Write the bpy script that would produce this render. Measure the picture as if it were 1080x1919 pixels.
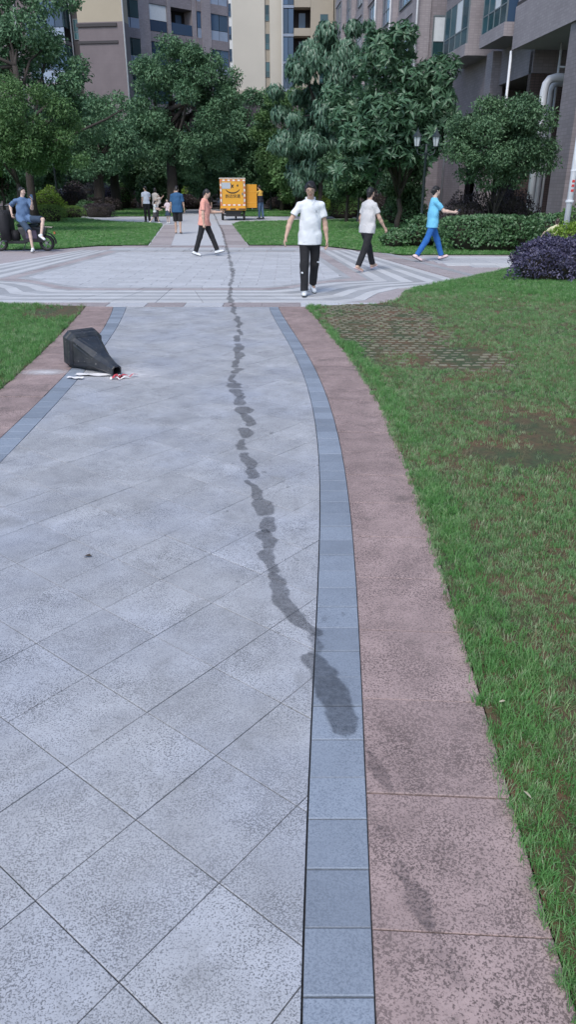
import bpy, bmesh, math, random
import numpy as np
from mathutils import Vector, Matrix

# ------------------------------------------------------------------ scene, camera, light
for o in list(bpy.data.objects):
    bpy.data.objects.remove(o)
scene = bpy.context.scene
C = scene.collection
R = math.radians
rng = np.random.default_rng(7)
random.seed(7)

cam_data = bpy.data.cameras.new('camera')
cam_data.sensor_fit = 'VERTICAL'
cam_data.sensor_height = 36.0
cam_data.lens = 36.0 * 1350 / 1919
cam_data.clip_start = 0.05
cam_data.clip_end = 1500
camera = bpy.data.objects.new('camera', cam_data)
camera.location = (0, 0, 1.65)
camera.rotation_euler = (R(90) - math.atan(607 / 1350), 0, 0)
C.objects.link(camera)
scene.camera = camera

world = bpy.data.worlds.new('World')
scene.world = world
world.use_nodes = True
wn = world.node_tree.nodes
wl = world.node_tree.links
bg = wn['Background']
sky = wn.new('ShaderNodeTexSky')
sky.sky_type = 'NISHITA'
sky.sun_disc = False
sky.sun_elevation = R(52)
sky.sun_rotation = R(200)
sky.altitude = 0
sky.air_density = 1.0
sky.dust_density = 1.4
sky.ozone_density = 2.0
wl.new(sky.outputs[0], bg.inputs['Color'])
bg.inputs['Strength'].default_value = 0.12

sun_data = bpy.data.lights.new('sun', 'SUN')
sun_data.energy = 1.35
sun_data.angle = R(22)
sun_data.color = (1.0, 0.96, 0.9)
sun = bpy.data.objects.new('sun', sun_data)
sun.rotation_euler = (R(38), 0, R(-20))
C.objects.link(sun)

scene.view_settings.view_transform = 'Standard'
scene.view_settings.look = 'None'
scene.view_settings.exposure = 0.80
scene.view_settings.gamma = 1.0
scene.render.engine = 'CYCLES'
scene.cycles.max_bounces = 6
scene.cycles.transparent_max_bounces = 8

# ------------------------------------------------------------------ material helpers
def new_mat(name):
    m = bpy.data.materials.new(name)
    m.use_nodes = True
    nt = m.node_tree
    b = nt.nodes['Principled BSDF']
    return m, nt, b

def node(nt, typ, **kw):
    n = nt.nodes.new(typ)
    for k, v in kw.items():
        if k.startswith('i_'):
            n.inputs[k[2:]].default_value = v
        else:
            setattr(n, k, v)
    return n

def ramp(nt, src, stops):
    r = nt.nodes.new('ShaderNodeValToRGB')
    e = r.color_ramp.elements
    while len(e) < len(stops):
        e.new(0.5)
    for i, (p, c) in enumerate(stops):
        e[i].position = p
        if not hasattr(c, '__len__'):
            c = (c, c, c)
        e[i].color = (*c[:3], 1)
    nt.links.new(src, r.inputs[0])
    return r.outputs[0]

def mixc(nt, fac, a, b, mode='MIX'):
    n = nt.nodes.new('ShaderNodeMix')
    n.data_type = 'RGBA'
    n.blend_type = mode
    for idx, v in ((0, fac), (6, a), (7, b)):
        if hasattr(v, 'is_linked'):
            nt.links.new(v, n.inputs[idx])
        elif idx == 0:
            n.inputs[0].default_value = v
        else:
            n.inputs[idx].default_value = (*v[:3], 1)
    return n.outputs[2]

def maths(nt, op, a, b=None, c=None):
    n = nt.nodes.new('ShaderNodeMath')
    n.operation = op
    for i, v in enumerate((a, b, c)):
        if v is None:
            continue
        if hasattr(v, 'is_linked'):
            nt.links.new(v, n.inputs[i])
        else:
            n.inputs[i].default_value = v
    return n.outputs[0]

def noise(nt, scale, detail=3, rough=0.55, vec=None, dist=0.0):
    n = node(nt, 'ShaderNodeTexNoise', i_Scale=scale, i_Detail=detail, i_Roughness=rough, i_Distortion=dist)
    if vec is not None:
        nt.links.new(vec, n.inputs['Vector'])
    return n.outputs['Fac']

def wpos(nt):
    return nt.nodes.new('ShaderNodeNewGeometry').outputs['Position']

def orand(nt):
    return nt.nodes.new('ShaderNodeObjectInfo').outputs['Random']

def bump(nt, b, h, strength=0.3, dist=0.01):
    n = node(nt, 'ShaderNodeBump', i_Strength=strength, i_Distance=dist)
    nt.links.new(h, n.inputs['Height'])
    nt.links.new(n.outputs[0], b.inputs['Normal'])

def simple(name, col, rough=0.7, metal=0.0, var=0.0, vscale=3.0, spec=None, objvar=0.0, bumpy=0.0, bscale=60):
    m, nt, b = new_mat(name)
    b.inputs['Roughness'].default_value = rough
    b.inputs['Metallic'].default_value = metal
    if spec is not None:
        b.inputs['Specular IOR Level'].default_value = spec
    if var or objvar:
        src = noise(nt, vscale, 4, 0.6, wpos(nt))
        k = maths(nt, 'MULTIPLY_ADD', src, 2 * var, 1 - var)
        if objvar:
            k = maths(nt, 'ADD', k, maths(nt, 'MULTIPLY_ADD', orand(nt), 2 * objvar, -objvar))
        v = node(nt, 'ShaderNodeVectorMath', operation='SCALE')
        v.inputs[0].default_value = col[:3]
        nt.links.new(k, v.inputs['Scale'])
        nt.links.new(v.outputs[0], b.inputs['Base Color'])
    else:
        b.inputs['Base Color'].default_value = (*col[:3], 1)
    if bumpy:
        bump(nt, b, noise(nt, bscale, 3, 0.6, wpos(nt)), bumpy, 0.01)
    return m

def granite(name, light, dark, scale=95, amount=0.5, spread=0.07, patch=0.16, objvar=0.12, hue=None, rough=0.75, dirt=None, tj=0.02, cl=.45, ct=(.8, 1.0)):
    """speckled stone: light ground, dark grains; grain contrast drifts over the surface and from piece to piece"""
    m, nt, b = new_mat(name)
    p = wpos(nt)
    vo = node(nt, 'ShaderNodeTexVoronoi', i_Scale=scale * 1.9, i_Randomness=1.0)
    nt.links.new(p, vo.inputs['Vector'])
    sp_ = nt.nodes.new('ShaderNodeSeparateColor'); nt.links.new(vo.outputs['Color'], sp_.inputs[0])
    fine = maths(nt, 'ADD', maths(nt, 'MULTIPLY', sp_.outputs[0], .22), maths(nt, 'MULTIPLY', noise(nt, scale, 3, 0.66, p), .78))
    pat = noise(nt, 3.4, 6, 0.68, p, 0.4)
    t = maths(nt, 'ADD', fine, maths(nt, 'MULTIPLY_ADD', pat, patch * 2, -patch))
    t = maths(nt, 'ADD', t, maths(nt, 'MULTIPLY_ADD', orand(nt), tj * 2, -tj))
    fac = ramp(nt, t, [(amount - spread, 0), (amount + spread, 1)])
    col = mixc(nt, fac, dark, light)
    avg = [a * .66 + b_ * .34 for a, b_ in zip(light, dark)]
    cf = maths(nt, 'MULTIPLY', ramp(nt, orand(nt), [(0, ct[0]), (1, ct[1])]), ramp(nt, noise(nt, 3.1, 5, .65, p), [(.36, .45), (.62, 1)]))
    col = mixc(nt, cf, avg, col)
    big = noise(nt, 4.3, 7, 0.75, p, 0.3)
    k = maths(nt, 'MULTIPLY_ADD', big, cl, 1 - cl * .5)
    k = maths(nt, 'ADD', k, maths(nt, 'MULTIPLY_ADD', orand(nt), 2 * objvar, -objvar))
    v = node(nt, 'ShaderNodeVectorMath', operation='SCALE')
    nt.links.new(col, v.inputs[0])
    nt.links.new(k, v.inputs['Scale'])
    out = v.outputs[0]
    if hue:
        hmask = ramp(nt, noise(nt, 1.1, 3, 0.6, p), [(0.42, 0), (0.68, 1)])
        out = mixc(nt, hmask, out, mixc(nt, 1.0, out, hue, 'MULTIPLY'))
    if dirt:
        dm = ramp(nt, noise(nt, 3.7, 6, 0.7, p, 0.6), [(0.56, 0), (0.74, 0.7)])
        out = mixc(nt, dm, out, dirt)
    nt.links.new(out, b.inputs['Base Color'])
    b.inputs['Roughness'].default_value = rough
    bump(nt, b, fine, 0.25, 0.004)
    return m

def leaf_mat(name, c1, c2, rough=0.5, trans=0.25, vscale=0.9, spec=0.35, c3=None):
    """foliage: hue drifts in clumps and leaf by leaf, some light passes through the blade"""
    m, nt, b = new_mat(name)
    p = wpos(nt)
    f = maths(nt, 'ADD', maths(nt, 'MULTIPLY', noise(nt, vscale, 3, 0.6, p), 0.6), maths(nt, 'MULTIPLY', noise(nt, 17, 2, 0.5, p), 0.4))
    col = mixc(nt, ramp(nt, f, [(0.36, 0), (0.64, 1)]), c1, c2)
    if c3:
        col = mixc(nt, ramp(nt, noise(nt, 31, 1, 0.5, p), [(0.62, 0), (0.68, 1)]), col, c3)
    nt.links.new(col, b.inputs['Base Color'])
    b.inputs['Roughness'].default_value = rough
    b.inputs['Specular IOR Level'].default_value = spec
    if trans:
        tr = nt.nodes.new('ShaderNodeBsdfTranslucent')
        nt.links.new(col, tr.inputs[0])
        mx = nt.nodes.new('ShaderNodeMixShader')
        mx.inputs[0].default_value = trans
        nt.links.new(b.outputs[0], mx.inputs[1])
        nt.links.new(tr.outputs[0], mx.inputs[2])
        nt.links.new(mx.outputs[0], nt.nodes['Material Output'].inputs['Surface'])
    return m

# ------------------------------------------------------------------ object helpers
def link(o, parent=None):
    C.objects.link(o)
    if parent is not None:
        o.parent = parent
    return o

def tag(o, label=None, cat=None, group=None, kind=None):
    if label: o['label'] = label
    if cat: o['category'] = cat
    if group: o['group'] = group
    if kind: o['kind'] = kind
    return o

def empty(name, loc=(0, 0, 0), rz=0.0):
    o = bpy.data.objects.new(name, None)
    o.location = loc
    o.rotation_euler = (0, 0, rz)
    o.empty_display_size = 0.1
    return link(o)

def mesh_obj(name, verts, faces, mat=None, parent=None, smooth=False):
    me = bpy.data.meshes.new(name)
    me.from_pydata([tuple(v) for v in verts], [], [tuple(f) for f in faces])
    if smooth:
        me.polygons.foreach_set('use_smooth', [True] * len(me.polygons))
    if mat is not None:
        me.materials.append(mat)
    me.update()
    return link(bpy.data.objects.new(name, me), parent)

def fast_mesh(name, V, F, mat=None, smooth=False):
    """V (n,3), F (m,k) arrays -> mesh"""
    V = np.asarray(V, np.float32); F = np.asarray(F, np.int32)
    k = F.shape[1]
    me = bpy.data.meshes.new(name)
    me.vertices.add(len(V)); me.vertices.foreach_set('co', V.ravel())
    me.loops.add(F.size); me.loops.foreach_set('vertex_index', F.ravel())
    me.polygons.add(len(F)); me.polygons.foreach_set('loop_start', np.arange(0, F.size, k, dtype=np.int32))
    if smooth:
        me.polygons.foreach_set('use_smooth', np.ones(len(F), bool))
    if mat is not None:
        me.materials.append(mat)
    me.update(calc_edges=True)
    return me

class MB:
    """collects shapes for one mesh part"""
    def __init__(s):
        s.v = []; s.f = []
    def add(s, v, f):
        o = len(s.v)
        s.v += [tuple(map(float, p)) for p in v]
        s.f += [tuple(i + o for i in q) for q in f]
        return s
    def box(s, x0, x1, y0, y1, z0, z1, bev=0.0):
        if bev <= 0:
            return s.add([(x0, y0, z0), (x1, y0, z0), (x1, y1, z0), (x0, y1, z0), (x0, y0, z1), (x1, y0, z1), (x1, y1, z1), (x0, y1, z1)],
                         [(0, 3, 2, 1), (4, 5, 6, 7), (0, 1, 5, 4), (1, 2, 6, 5), (2, 3, 7, 6), (3, 0, 4, 7)])
        bm = bmesh.new()
        bmesh.ops.create_cube(bm, size=1)
        for v in bm.verts:
            v.co = ((x0 + x1) / 2 + v.co.x * (x1 - x0), (y0 + y1) / 2 + v.co.y * (y1 - y0), (z0 + z1) / 2 + v.co.z * (z1 - z0))
        bmesh.ops.bevel(bm, geom=bm.edges[:], offset=bev, segments=2, affect='EDGES')
        bm.verts.index_update()
        s.add([v.co[:] for v in bm.verts], [[v.index for v in f.verts] for f in bm.faces])
        bm.free()
        return s
    def prism(s, poly, z0, z1, ch=0.0):
        n = len(poly)
        pts = [(x, y, z0) for x, y in poly]
        if ch > 0:
            c = np.mean(np.array(poly), 0)
            P = np.array(poly, float)
            ins = []
            for p in P:
                d = c - p; L = np.linalg.norm(d) + 1e-9
                ins.append(p + d / L * min(ch * 1.4, L * 0.4))
            pts += [(x, y, z1 - ch) for x, y in poly] + [(x, y, z1) for x, y in ins]
            f = [tuple(range(2 * n, 3 * n))]
            for k in (0, n):
                f += [(k + i, k + (i + 1) % n, k + n + (i + 1) % n, k + n + i) for i in range(n)]
        else:
            pts += [(x, y, z1) for x, y in poly]
            f = [tuple(range(n, 2 * n))] + [(i, (i + 1) % n, n + (i + 1) % n, n + i) for i in range(n)]
        f.append(tuple(range(n - 1, -1, -1)))
        return s.add(pts, f)
    def tube(s, pts, rad, seg=10, caps=True):
        pts = [Vector(p) for p in pts]
        if not hasattr(rad, '__len__'):
            rad = [rad] * len(pts)
        rings = []
        up = None
        for i, p in enumerate(pts):
            t = (pts[min(i + 1, len(pts) - 1)] - pts[max(i - 1, 0)])
            if t.length < 1e-9: t = Vector((0, 0, 1))
            t.normalize()
            if up is None:
                up = Vector((0, 0, 1)) if abs(t.z) < 0.9 else Vector((1, 0, 0))
            a = t.cross(up); 
            if a.length < 1e-6: a = t.cross(Vector((0, 1, 0)))
            a.normalize(); b = a.cross(t).normalized(); up = b
            rings.append([p + a * math.cos(2 * math.pi * k / seg) * rad[i] + b * math.sin(2 * math.pi * k / seg) * rad[i] for k in range(seg)])
        v = [q for r in rings for q in r]
        f = []
        for i in range(len(pts) - 1):
            for k in range(seg):
                a0 = i * seg + k; a1 = i * seg + (k + 1) % seg
                f.append((a0, a1, a1 + seg, a0 + seg))
        if caps:
            f.append(tuple(range(seg - 1, -1, -1)))
            f.append(tuple((len(pts) - 1) * seg + k for k in range(seg)))
        return s.add(v, f)
    def lathe(s, prof, center=(0, 0, 0), seg=16):
        cx, cy, cz = center
        v = []; f = []
        for r, z in prof:
            for k in range(seg):
                a = 2 * math.pi * k / seg
                v.append((cx + r * math.cos(a), cy + r * math.sin(a), cz + z))
        for i in range(len(prof) - 1):
            for k in range(seg):
                a0 = i * seg + k; a1 = i * seg + (k + 1) % seg
                f.append((a0, a1, a1 + seg, a0 + seg))
        f.append(tuple(range(seg - 1, -1, -1)))
        f.append(tuple((len(prof) - 1) * seg + k for k in range(seg)))
        return s.add(v, f)
    def xform(s, M):
        s.v = [tuple(M @ Vector(p)) for p in s.v]
        return s
    def build(s, name, mat=None, parent=None, smooth=False):
        return mesh_obj(name, s.v, s.f, mat, parent, smooth)

def clip_half(poly, px, py, nx, ny):
    """keep the side where (p - P).n <= 0"""
    out = []
    n = len(poly)
    for i in range(n):
        a = poly[i]; b = poly[(i + 1) % n]
        da = (a[0] - px) * nx + (a[1] - py) * ny
        db = (b[0] - px) * nx + (b[1] - py) * ny
        if da <= 0: out.append(a)
        if da * db < 0:
            t = da / (da - db)
            out.append((a[0] + (b[0] - a[0]) * t, a[1] + (b[1] - a[1]) * t))
    return out

def area(poly):
    return 0.5 * abs(sum(poly[i][0] * poly[(i + 1) % len(poly)][1] - poly[(i + 1) % len(poly)][0] * poly[i][1] for i in range(len(poly))))

def inside(px, py, poly):
    """vectorised point in polygon"""
    px = np.asarray(px); py = np.asarray(py)
    c = np.zeros(px.shape, bool)
    n = len(poly)
    for i in range(n):
        x1, y1 = poly[i]; x2, y2 = poly[(i + 1) % n]
        if y1 == y2: continue
        m = ((y1 > py) != (y2 > py)) & (px < (x2 - x1) * (py - y1) / (y2 - y1) + x1)
        c ^= m
    return c

def vnoise(x, y, seed=0, scale=1.0):
    """cheap smooth 2-d value noise in 0..1"""
    x = np.asarray(x) * scale; y = np.asarray(y) * scale
    xi = np.floor(x).astype(np.int64); yi = np.floor(y).astype(np.int64)
    fx = x - xi; fy = y - yi
    fx = fx * fx * (3 - 2 * fx); fy = fy * fy * (3 - 2 * fy)
    def h(a, b):
        n = (a * 374761393 + b * 668265263 + seed * 1442695041) & 0x7fffffff
        n = ((n ^ (n >> 13)) * 1274126177) & 0x7fffffff
        return ((n ^ (n >> 16)) & 0xffff) / 65535.0
    return (h(xi, yi) * (1 - fx) + h(xi + 1, yi) * fx) * (1 - fy) + (h(xi, yi + 1) * (1 - fx) + h(xi + 1, yi + 1) * fx) * fy

def fbm(x, y, seed=0, scale=1.0):
    return 0.55 * vnoise(x, y, seed, scale) + 0.3 * vnoise(x, y, seed + 3, scale * 2.1) + 0.15 * vnoise(x, y, seed + 7, scale * 4.3)

def piece(name, poly, z0, z1, mat, parent, ch=0.002):
    """one paving piece: its own object with its origin at its centre"""
    c = np.mean(np.array(poly), 0)
    if sum((poly[(i + 1) % len(poly)][0] - poly[i][0]) * (poly[(i + 1) % len(poly)][1] + poly[i][1]) for i in range(len(poly))) > 0:
        poly = poly[::-1]
    m = MB().prism([(x - c[0], y - c[1]) for x, y in poly], z0, z1, ch)
    o = m.build(name, mat, parent)
    o.location = (c[0], c[1], 0)
    return o
# ------------------------------------------------------------------ ground, path, plaza
M_SOIL = simple('soil', (0.035, 0.03, 0.024), 0.95, var=0.4, vscale=2.0, bumpy=0.6, bscale=25)
M_BED = simple('joint_bed', (0.05, 0.05, 0.054), 0.95, var=0.3, vscale=30)
M_TILE = granite('grey_granite', (0.45, 0.46, 0.485), (0.115, 0.12, 0.13), 185, 0.462, 0.045, 0.16, 0.03, hue=(0.95, 0.98, 1.05), tj=0.016, cl=.75, ct=(.6, 1.0), dirt=(0.21, 0.215, 0.22))
M_BLUE = granite('blue_granite', (0.265, 0.305, 0.365), (0.13, 0.158, 0.20), 150, 0.46, 0.10, 0.10, 0.12, rough=0.65, ct=(.5, .9))
M_RED = granite('red_granite', (0.39, 0.292, 0.275), (0.10, 0.074, 0.07), 130, 0.47, 0.06, 0.18, 0.04, cl=1.1, ct=(.75, 1.0), dirt=(0.10, 0.085, 0.075))
M_PINK = granite('pink_granite', (0.40, 0.36, 0.37), (0.22, 0.19, 0.19), 60, 0.46, 0.08, 0.16, 0.12)
M_PALE = granite('pale_granite', (0.50, 0.515, 0.545), (0.34, 0.35, 0.375), 40, 0.45, 0.09, 0.14, 0.06)
M_WHITE = granite('white_granite', (0.52, 0.53, 0.545), (0.44, 0.45, 0.465), 40, 0.42, 0.09, 0.14, 0.06)
M_DARK = granite('slate_granite', (0.375, 0.385, 0.405), (0.29, 0.30, 0.315), 40, 0.46, 0.09, 0.14, 0.10)

g = mesh_obj('ground', [(-250, -60, -0.06), (250, -60, -0.06), (250, 400, -0.06), (-250, 400, -0.06)], [(0, 1, 2, 3)], M_SOIL)
tag(g, kind='structure')

def fit(pts, deg=4):
    a = np.array(pts)
    c = np.polyfit(a[:, 1], a[:, 0], deg)
    lo, hi = a[:, 1].min(), a[:, 1].max()
    d = np.polyder(c)
    def f(y):
        yc = np.clip(y, lo, hi)
        v = np.polyval(c, yc) + np.polyval(d, yc) * (y - yc)
        return v if isinstance(y, np.ndarray) else float(v)
    return f
xGR = fit([(0.03, 0.97), (0.06, 1.53), (0.07, 1.82), (0.1, 2.28), (0.15, 3.05), (0.18, 3.67), (0.21, 4.54), (0.2, 5.53), (0.15, 6.98), (0.01, 8.43), (-0.28, 11.2)])
xBR = fit([(0.19, 0.97), (0.23, 1.53), (0.25, 1.83), (0.295, 2.5), (0.325, 3.16), (0.355, 3.9), (0.37, 4.76), (0.36, 5.68), (0.3, 6.76), (0.17, 8.27), (-0.14, 11.2)])
xRR = fit([(0.635, 0.9), (0.65, 1.41), (0.66, 1.66), (0.69, 2.21), (0.73, 2.8), (0.75, 3.27), (0.775, 4.15), (0.78, 5.25), (0.74, 6.55), (0.61, 8.27), (0.3, 11.3)])
xGL = fit([(-1.88, 1.0), (-1.89, 3.0), (-1.905, 4.49), (-1.915, 5.05), (-1.94, 5.76), (-1.98, 6.66), (-2.04, 7.32), (-2.14, 8.59), (-2.45, 11.2)], 3)
xBL = fit([(-2.06, 1.0), (-2.07, 3.0), (-2.08, 4.97), (-2.1, 5.46), (-2.13, 6.27), (-2.17, 6.98), (-2.33, 8.93), (-2.65, 11.2)], 3)
xRL = fit([(-2.46, 1.0), (-2.48, 3.0), (-2.50, 5.0), (-2.54, 6.18), (-2.69, 7.57), (-2.86, 9.1), (-3.07, 11.2)], 3)
YE = 11.3

ys = np.linspace(-1.5, YE, 60)
bed = [(xRL(y), y, -0.02) for y in ys] + [(xRR(y), y, -0.02) for y in ys[::-1]]
path = mesh_obj('garden_path', bed, [tuple(range(len(bed) - 1, -1, -1))], M_BED)
tag(path, kind='structure')

# square granite tiles, laid on the diagonal
S = 0.3295; ANG = R(-38.75); OX, OY = -0.643, 1.265
ca, sa = math.cos(ANG), math.sin(ANG)
gap = 0.0016
for i in range(-45, 30):
    for j in range(-30, 45):
        cx = OX + ((i + .5) * ca - (j + .5) * sa) * S
        cy = OY + ((i + .5) * sa + (j + .5) * ca) * S
        if cy < -0.6 or cy > YE + .3 or cx < -2.9 or cx > 0.6: continue
        h = S / 2 - gap
        q = [(cx + a * h * ca - b * h * sa, cy + a * h * sa + b * h * ca) for a, b in ((-1, -1), (1, -1), (1, 1), (-1, 1))]
        for fx, sgn in ((xGR, 1), (xGL, -1)):
            s = (fx(cy + .05) - fx(cy - .05)) / .1
            L = math.hypot(1, s)
            if q: q = clip_half(q, fx(cy) - sgn * 0.003, cy, sgn / L, -sgn * s / L)
        if q: q = clip_half(q, 0, YE - .003, 0, 1)
        if len(q) < 3 or area(q) < 0.00015: continue
        dz = random.uniform(-.0012, .0012)
        piece('paving_tile', q, -0.03, dz, M_TILE, path, 0.0016)

def strip(fa, fb, y0, y1, step, mat, name, joint=0.002, jit=0.004, zs=0.0, skew=0.0):
    y = y0
    while y < y1 - .03:
        e = min(y + step + random.uniform(-jit, jit), y1)
        n = 1 if step < .25 else 3
        yy = np.linspace(y + joint, e - joint, n + 1)
        poly = [(fa(t) + .002, t + skew) for t in yy] + [(fb(t) - .002, t - skew) for t in yy[::-1]]
        piece(name, poly, -0.03, zs + random.uniform(-.002, .002), mat, path, 0.002)
        y = e
strip(xGR, xBR, -0.45, YE, 0.1635, M_BLUE, 'edging_block')
strip(xBL, xGL, 1.2, YE, 0.1635, M_BLUE, 'edging_block')
strip(xBR, xRR, -0.58, YE, 0.4375, M_RED, 'border_slab', 0.0022, 0.004, 0.001, 0.012)
strip(xRL, xBL, 1.3, YE, 0.4375, M_RED, 'border_slab', 0.0022, 0.004, 0.001)

# the crossing plaza
XC = -2.1
def mir(p): return [(2 * XC - x, y) for x, y in p]
Apts = [(XC, 13.2), (-0.3, 13.2), (0.1, 13.45), (0.45, 13.95), (0.85, 14.35), (1.7, 14.65), (1.05, 22.2)]
Bpts = [(XC, 11.78), (0.9, 11.78), (1.25, 12.05), (1.55, 12.9), (2.0, 13.55), (3.4, 14.35), (1.85, 22.4)]
Fpts = [(XC, 13.66), (-0.55, 13.66), (-0.1, 13.95), (0.3, 14.35), (0.65, 14.8), (1.1, 15.35), (0.55, 21.6)]
lawnR_edge = [(0.3, 11.36), (1.38, 11.6), (1.72, 11.9), (1.88, 12.4), (1.98, 12.8), (2.21, 13.3), (2.59, 13.75), (3.14, 14.3), (3.62, 14.85), (4.39, 15.95), (4.9, 16.6), (6.2, 17.3), (9.5, 17.9)]
lawnL_edge = [(-3.08, 11.36), (-4.4, 11.45), (-5.0, 11.6), (-6.0, 12.3), (-7.4, 13.6), (-9.5, 14.6)]
plaza_poly = lawnR_edge + [(9.5, 20.6), (3.1, 20.6), (2.35, 21.6), (1.6, 23.1), (0.95, 24.1), (-1.25, 24.3), (-4.45, 24.3), (-5.95, 24.0), (-6.9, 22.7), (-9.5, 22.1), (-9.5, 14.6)] + lawnL_edge[::-1][1:] + [(xRL(YE), YE), (xRR(YE), YE)]
plaza = mesh_obj('plaza', [(x, y, -0.012) for x, y in plaza_poly], [tuple(range(len(plaza_poly)))], M_PINK)
tag(plaza, kind='structure')

def resample(P, n):
    P = np.array(P); out = []
    for k in range(len(P) - 1):
        m = n[k]
        for t in np.arange(m) / m: out.append(P[k] * (1 - t) + P[k + 1] * t)
    out.append(P[-1])
    return np.array(out)
def bands(P, Q, edges, mats, names, n, gapw=0.006):
    for side in (0, 1):
        a = resample(P, n); b = resample(Q, n)
        if side: a[:, 0] = 2 * XC - a[:, 0]; b[:, 0] = 2 * XC - b[:, 0]
        for (t0, t1), mt, nm in zip(edges, mats, names):
            r0 = a * (1 - t0) + b * t0; r1 = a * (1 - t1) + b * t1
            for k in range(len(a) - 1):
                q = np.array([r0[k], r0[k + 1], r1[k + 1], r1[k]])
                c = q.mean(0)
                L = max(np.linalg.norm(q[0] - q[1]), .05)
                q2 = [tuple(p + (c - p) * min(.08, gapw / L * 1.6)) for p in q]
                piece(nm, q2, -0.02, random.uniform(-.001, .001), mt, plaza, 0.0)
w7 = np.linspace(0, 1, 8)
nseg = [4, 1, 1, 1, 2, 10]
bands(Apts, Bpts, [(w7[k], w7[k + 1]) for k in range(7)], [M_WHITE if k % 2 == 0 else M_DARK for k in range(7)],
      ['white_stripe_paver' if k % 2 == 0 else 'slate_stripe_paver' for k in range(7)], nseg)
bands(Fpts, Apts, [(0, .3), (.3, .8), (.8, 1)], [M_DARK, M_PINK, M_DARK], ['slate_border_paver', 'pink_border_paver', 'slate_border_paver'], [3, 1, 1, 1, 2, 8])
# pale field in the middle, running bond
Fclosed = Fpts + mir(Fpts)[::-1]
row = 0
y = 13.66
while y < 21.6:
    x = -6.2 + (row % 2) * .33
    while x < 2:
        q = [(x + .004, y + .004), (x + .656, y + .004), (x + .656, y + .296), (x + .004, y + .296)]
        for k in range(len(Fclosed) - 0):
            a = Fclosed[k]; b = Fclosed[(k + 1) % len(Fclosed)]
            dx, dy = b[0] - a[0], b[1] - a[1]
            L = math.hypot(dx, dy)
            if L < 1e-6 or not q: continue
            q = clip_half(q, a[0], a[1], dy / L, -dx / L)
        if len(q) >= 3 and area(q) > .004:
            piece('field_paver', q, -0.02, random.uniform(-.001, .001), M_PALE, plaza, 0.0)
        x += .66
    y += .3; row += 1
# front edge course, back course and the walk to the right
x = -5.2
while x < 1.3:
    piece('front_course_paver', [(x, 11.36), (x + .59, 11.36), (x + .59, 11.74), (x, 11.74)], -0.02, random.uniform(-.001, .001), M_PINK if random.random() < .7 else M_PALE, plaza, 0)
    x += .6
for r_, (ya, yb, mt) in enumerate([(21.8, 22.45, M_DARK), (22.47, 23.3, M_PALE), (23.32, 24.1, M_PINK)]):
    x = -5.4 + r_ * .1
    while x < .75 - r_ * .3:
        piece('back_course_paver', [(x, ya), (x + .78, ya), (x + .78, yb), (x, yb)], -0.02, random.uniform(-.001, .001), mt, plaza, 0)
        x += .8
for (a, b, mt) in [(-.05, .42, M_PINK), (.44, .62, M_DARK)]:
    for k in range(11):
        t0, t1 = k / 11 + .003, (k + 1) / 11 - .003
        p0 = np.array((3.5, 14.6)); p1 = np.array((2.0, 22.1))
        f = lambda t, d: tuple(p0 * (1 - t) + p1 * t + np.array((d * .98, d * .2)))
        piece('side_border_paver', [f(t0, a), f(t0, b), f(t1, b), f(t1, a)], -0.02, random.uniform(-.001, .001), mt, plaza, 0)
for k in range(9):
    for r_, (ya, yb) in enumerate([(17.75, 18.35), (18.37, 18.97), (18.99, 19.59), (19.61, 20.2)]):
        x0 = 3.75 + k * .64 - (ya - 17.7) * .17
        if k == 0 and r_ == 0: pass
        piece('walk_paver', [(x0, ya), (x0 + .63, ya), (x0 + .63, yb), (x0, yb)], -0.02, random.uniform(-.001, .001), M_PALE if r_ % 3 else M_WHITE, plaza, 0)
for k in range(9):
    piece('walk_border_paver', [(3.6 + k * .66, 20.22), (4.24 + k * .66, 20.22), (4.24 + k * .66, 20.58), (3.6 + k * .66, 20.58)], -0.02, 0, M_PINK, plaza, 0)
for k in range(7):
    x0 = 4.25 + k * .62
    piece('walk_border_paver', [(x0, 17.35), (x0 + .6, 17.35), (x0 + .6, 17.73), (x0, 17.73)], -0.02, 0, M_WHITE if k % 2 else M_PALE, plaza, 0)

# the path beyond the plaza and the second crossing
far_poly = [(-1.25, 24.32), (-2.75, 38.6), (-2.55, 40.6), (0.3, 42.0), (4.2, 44.5), (4.2, 49.8), (-3.4, 49.8), (-5.2, 66), (-8.6, 66), (-7.0, 49.8), (-14.5, 49.8), (-14.5, 46.2), (-12.2, 45.6), (-9.0, 40.8), (-6.2, 38.3), (-4.45, 24.32)]
farp = mesh_obj('far_path', [(x, y, -0.012) for x, y in far_poly], [tuple(range(len(far_poly)))], M_PALE)
tag(farp, kind='structure')
for side, (e0, e1) in enumerate([((-4.42, 24.4), (-6.1, 38.2)), ((-1.98, 24.4), (-3.4, 38.2))]):
    for k in range(20):
        t0, t1 = k / 20 + .002, (k + 1) / 20 - .002
        a = np.array(e0); b = np.array(e1)
        p, q = a * (1 - t0) + b * t0, a * (1 - t1) + b * t1
        piece('far_border_slab', [(p[0], p[1]), (p[0] + .7, p[1]), (q[0] + .68, q[1]), (q[0], q[1])], -0.02, -.002, M_PINK, farp, 0)
for k in range(12):
    x0 = -13.5 + k * 1.35
    if -7.3 < x0 < -3.2: continue
    piece('far_stripe_slab', [(x0, 45.9), (x0 + .65, 45.9), (x0 + .65, 49.6), (x0, 49.6)], -0.02, -.002, M_WHITE, farp, 0)

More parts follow.
